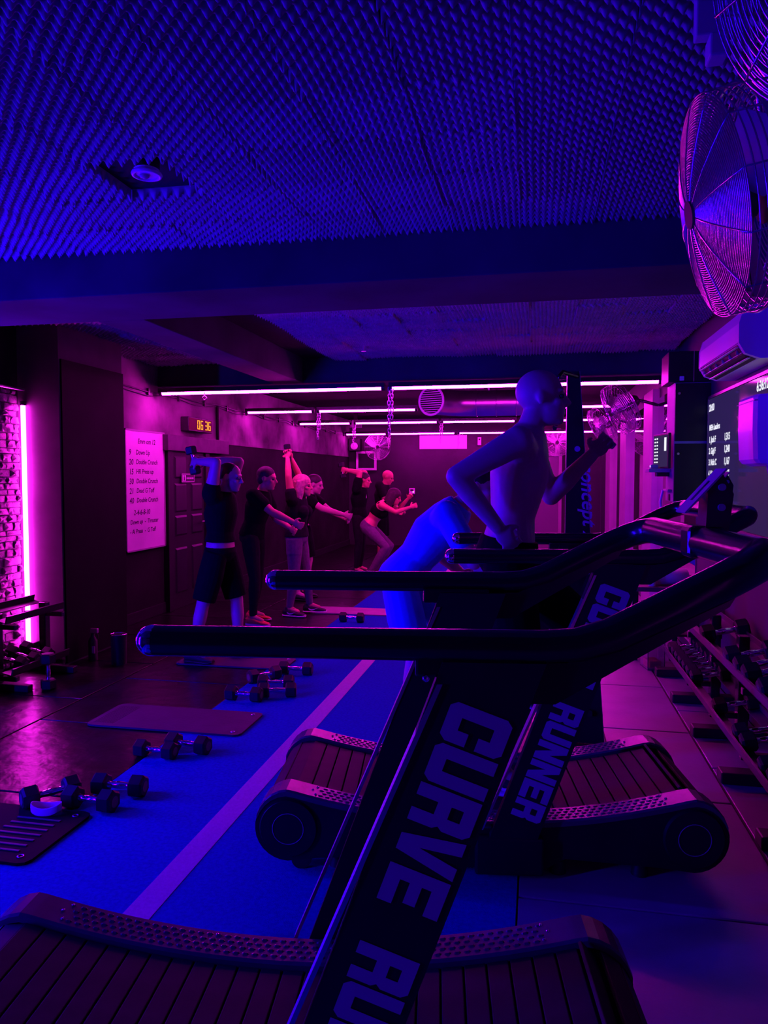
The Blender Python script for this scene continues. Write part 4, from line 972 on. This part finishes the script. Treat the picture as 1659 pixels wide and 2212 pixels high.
    if bottom:
        bm_, kind = bottom; b = MB()
        secs = [(pel-sp*.10, lat*.08, fw*.08), (pel-sp*.05, lat*(hipw+.014), fw*.122), (pel-sp*low*.4, lat*(hipw+.016), fw*.134), (pel+sp*(.07-low), lat*(hipw+.008), fw*.122)]
        if kind != 'shorts': secs = [(c, u*.94, v*.94) for c, u, v in secs]
        b.loft(secs, 24)
        for sd in ('L', 'R'):
            hip, kn, an = g('hip'+sd), g('kn'+sd), g('an'+sd)
            if kind == 'shorts': 
                d = (kn-hip); e = lerp(hip, kn, .93); u, v = perp(d); b.loft([(hip+V((0,0,.03)), u*.100, v*.100), (lerp(hip, kn, .4), u*.108, v*.108), (e, u*.098, v*.098)], 18); 
            else: limb(b, [hip, lerp(hip, kn, .35), kn, lerp(kn, an, .3), lerp(kn, an, .65), lerp(kn, an, .93)], [.098, .090, .061, .064, .049, .041])
        remesh(b, 'shorts' if kind == 'shorts' else 'leggings', bm_, voxel, t, 4)
    if socks:
        for sd in ('L', 'R'): b = MB(); caps(b, lerp(g('kn'+sd), g('an'+sd), .78), g('an'+sd), .048, .042); b.obj('sock', socks, t)
    if shoes:
        for sd in ('L', 'R'): shoe(t, J['an'+sd], J['toe'+sd], shoes[0], shoes[1], shoes[2])
    if logo:
        x, y, z, poly = logo
        c = che+fw*(.122+.017)+lat*y+sp*z
        MB().add([c+lat*a*.5+sp*bb+fw*.002-fw*abs(a)*.25 for a, bb in poly], [tuple(range(len(poly)))]).obj('chest_print', m_logo, t)
    return t
def pose(**k):
    J = dict(pelvis=(0,0,.95), chest=(.01,0,1.27), neck=(0,0,1.47), head=(.03,0,1.60), look=(1,0,0),
             shL=(0,.185,1.41), shR=(0,-.185,1.41), elL=(.0,.24,1.12), elR=(0,-.24,1.12), wrL=(.05,.25,.87), wrR=(.05,-.25,.87),
             hipL=(0,.09,.90), hipR=(0,-.09,.90), knL=(.02,.11,.50), knR=(.02,-.11,.50), anL=(-.02,.12,.09), anR=(-.02,-.12,.09), toeL=(1,.15,0), toeR=(1,-.15,0))
    J.update(k); return J
tri = [(-.03, -.02), (.03, -.02), (.0, .04)]
# man in black pressing behind the head
person('man in black shirt and shorts holding a dumbbell behind his head, nearest on the left', (-2.60, 5.82, .015), 0,
    pose(chest=(.01,0,1.26), neck=(.04,0,1.45), head=(.10,0,1.565), look=(1,0,-.12),
         shL=(.0,.17,1.43), shR=(.0,-.17,1.43), elL=(.10,.19,1.70), elR=(.06,-.20,1.69), wrL=(-.13,.06,1.71), wrR=(-.15,-.09,1.70),
         knR=(-.10,-.14,.50), anR=(-.19,-.15,.09), knL=(.09,.13,.50), anL=(.10,.14,.09)),
    (m_tee, 'tee'), (m_short, 'shorts'), (m_shoe_black, m_plastic, None), skin=m_skin2, hair=(m_hairdark, 'crop'), voxel=.0065, top_hem=.07, low=.045, sleeve=.15, palms={'L': (0,-1,-.3), 'R': (0,1,-.3)}, fists=(.75,.75), s=.985)
db('dumbbell held upright behind the head of the man in black', (-2.60-.235, 5.815, 1.70), 0, 'dumbbells in hands', rot=(0, math.radians(78), 0), sc_=.9)
# person swinging behind him
person('person in dark clothes and orange shoes swinging an arm, behind the man in black', (-2.93, 7.40, 0), 0,
    pose(pelvis=(-.02,0,.93), chest=(.06,0,1.24), neck=(.10,0,1.42), head=(.16,0,1.54), look=(1,0,-.1), shL=(.07,.17,1.37), shR=(.07,-.17,1.37), elR=(.27,-.17,1.20), wrR=(.47,-.12,1.10), elL=(.17,.2,1.12), wrL=(.36,.12,1.02), knR=(.06,-.12,.50), anR=(.04,-.13,.09), knL=(.0,.12,.5), anL=(-.06,.13,.09)),
    (m_tee, 'tee'), (m_tee2, 'leggings'), (m_shoe_orange, m_sole, None), hair=(m_hairdark, 'short'), voxel=.008, logo=(0,-.08,.02,tri), palms={'L': (0,-1,0), 'R': (0,1,0)}, fists=(.7,.7))
# blond woman pressing overhead
person('blond woman in dark top and grey leggings pressing a dumbbell overhead', (-2.63, 7.95, 0), 0,
    pose(pelvis=(0,0,.89), chest=(.0,0,1.17), neck=(.02,0,1.345), head=(.075,0,1.455), look=(1,0,.0),
         shL=(-.01,.145,1.31), shR=(-.01,-.145,1.31), elL=(.0,.12,1.56), elR=(-.045,-.14,1.56), wrL=(-.07,.04,1.76), wrR=(-.085,-.05,1.76),
         hipL=(0,.085,.85), hipR=(0,-.085,.85), knL=(.07,.10,.48), anL=(.10,.16,.09), knR=(.0,-.10,.47), anR=(-.05,-.12,.09)),
    (m_tee2, 'tee'), (m_legging, 'leggings'), (m_shoe_black, m_sole, m_logo), hair=(m_blond, 'long'), fem=True, voxel=.0065, sleeve=.3, palms={'L': (0,-1,0), 'R': (0,1,0)}, fists=(.7,.7))
db('dumbbell hanging upright from the raised hands of the blond woman', (-2.63-.10, 7.95-.005, 1.83), 0, 'dumbbells in hands', rot=(0, math.radians(85), 0), sc_=.72)
# person behind her
person('person in dark clothes reaching forward, hidden behind the blond woman', (-2.92, 9.0, 0), 0,
    pose(pelvis=(-.06,0,.90), chest=(.05,0,1.19), neck=(.12,0,1.36), head=(.19,0,1.46), look=(1,0,-.2), shL=(.08,.17,1.31), shR=(.08,-.17,1.31), elR=(.33,-.16,1.16), wrR=(.57,-.08,1.09), elL=(.32,.17,1.13), wrL=(.55,.06,1.04), knR=(.06,-.13,.50), knL=(.06,.13,.5)),
    (m_tee, 'tee'), (m_short, 'shorts'), (m_shoe_black, m_plastic, None), skin=m_skin2, hair=(m_hairdark, 'short'), voxel=.009, palms={'L': (0,-1,0), 'R': (0,1,0)})
# man with a white chest print at the back
person('man with a white chest print lifting a dumbbell behind his head at the back', (-2.76, 11.5, 0), 0,
    pose(pelvis=(0,0,.92), chest=(.0,0,1.22), neck=(.04,0,1.40), head=(.09,0,1.50), look=(1,0,-.1), shL=(.0,.17,1.36), shR=(.0,-.17,1.36), elL=(.06,.17,1.62), elR=(.06,-.19,1.62), wrL=(-.17,.05,1.66), wrR=(-.19,-.08,1.66)),
    (m_tee, 'tee'), (m_tee2, 'leggings'), (m_shoe_black, m_plastic, None), hair=(m_hairdark, 'short'), voxel=.009, logo=(0,-.07,.03,[(-.03,-.04),(.02,-.02),(.04,.03),(-.01,.05)]), palms={'L': (0,-1,0), 'R': (0,1,0)})
db('dumbbell held behind the head of the man with the white chest print', (-2.76-.275, 11.49, 1.66), 0, 'dumbbells in hands', rot=(0, math.radians(80), 0), sc_=.95)
# bald man
person('bald man in a dark shirt looking down, farthest at the back', (-2.60, 12.5, 0), 0,
    pose(pelvis=(-.02,0,.94), chest=(.01,0,1.25), neck=(.05,0,1.43), head=(.11,0,1.545), look=(1,0,-.35), elR=(.12,-.22,1.12), wrR=(.28,-.14,.98), elL=(.12,.22,1.12), wrL=(.28,.14,.98)),
    (m_tee2, 'tee'), (m_short, 'shorts'), (m_shoe_black, m_plastic, None), voxel=.009)
# crouching woman
person('woman in a cropped top and grey leggings crouching with arms swung forward', (-2.40, 11.0, 0), 0,
    pose(pelvis=(-.10,0,.80), chest=(.07,0,1.04), neck=(.20,0,1.18), head=(.31,0,1.25), look=(.9,0,-.3), headup=(.5,0,.9), shL=(.14,.14,1.13), shR=(.14,-.14,1.13), elR=(.36,-.16,1.03), wrR=(.56,-.10,1.10), elL=(.35,.16,1.06), wrL=(.50,.08,1.22),
         hipL=(-.09,.085,.77), hipR=(-.09,-.085,.77), knL=(.22,.12,.50), knR=(.20,-.12,.50), anL=(-.02,.13,.09), anR=(-.06,-.13,.09)),
    (m_tee, 'bra'), (m_legging, 'leggings'), (m_shoe_black, m_sole, None), hair=(m_hairdark, 'long'), fem=True, voxel=.009, palms={'L': (0,-1,0), 'R': (0,1,0)})
# man in blue leaning forward
person('man in bright blue shirt and shorts leaning forward beside the treadmills', (-.72, 4.30, .004), 0,
    pose(pelvis=(-.06,0,.93), chest=(.14,0,1.19), neck=(.29,0,1.36), head=(.385,0,1.46), look=(1,0,-.15), headup=(.35,0,.9),
         shL=(.24,.18,1.30), shR=(.23,-.18,1.31), elR=(.38,-.22,1.06), wrR=(.52,-.14,1.26), elL=(.10,.26,1.08), wrL=(.26,.22,.95),
         hipL=(-.05,.09,.88), hipR=(-.05,-.09,.88), knR=(.05,-.11,.50), anR=(-.0,-.12,.09), knL=(.31,.10,.62), anL=(.10,.11,.30), toeL=(.9,.1,-.3)),
    (m_bluecloth, 'tee'), (m_bluecloth, 'shorts'), (m_shoe_blue, m_sole, m_logo), skin=m_pale, hair=(m_hairdark, 'short'), voxel=.0065, socks=m_short, palms={'L': (0,-1,0), 'R': (0,1,0)}, s=1.03)
# runner on the second treadmill
person('tall bare-chested runner in black shorts on the second treadmill', (-.12, 3.24, .212), math.radians(3),
    pose(pelvis=(.0,0,1.00), chest=(.05,0,1.33), neck=(.09,0,1.54), head=(.14,0,1.655), look=(1,0,.05), lat2=(.15,1,0),
         shL=(.10,.20,1.47), shR=(.04,-.20,1.47), elR=(-.20,-.28,1.33), wrR=(-.04,-.22,1.13), elL=(.20,.25,1.24), wrL=(.36,.13,1.42),
         hipL=(0,.09,.95), hipR=(0,-.09,.95), knR=(.06,-.10,.52), anR=(-.02,-.10,.09), knL=(.30,.10,.70), anL=(.06,.11,.44), toeL=(.85,0,-.5)),
    None, (m_short, 'shorts'), (m_shoe_black, m_sole, m_logo), skin=m_pale, voxel=.0065, palms={'L': (0,-1,0), 'R': (0,1,0)}, s=1.02)
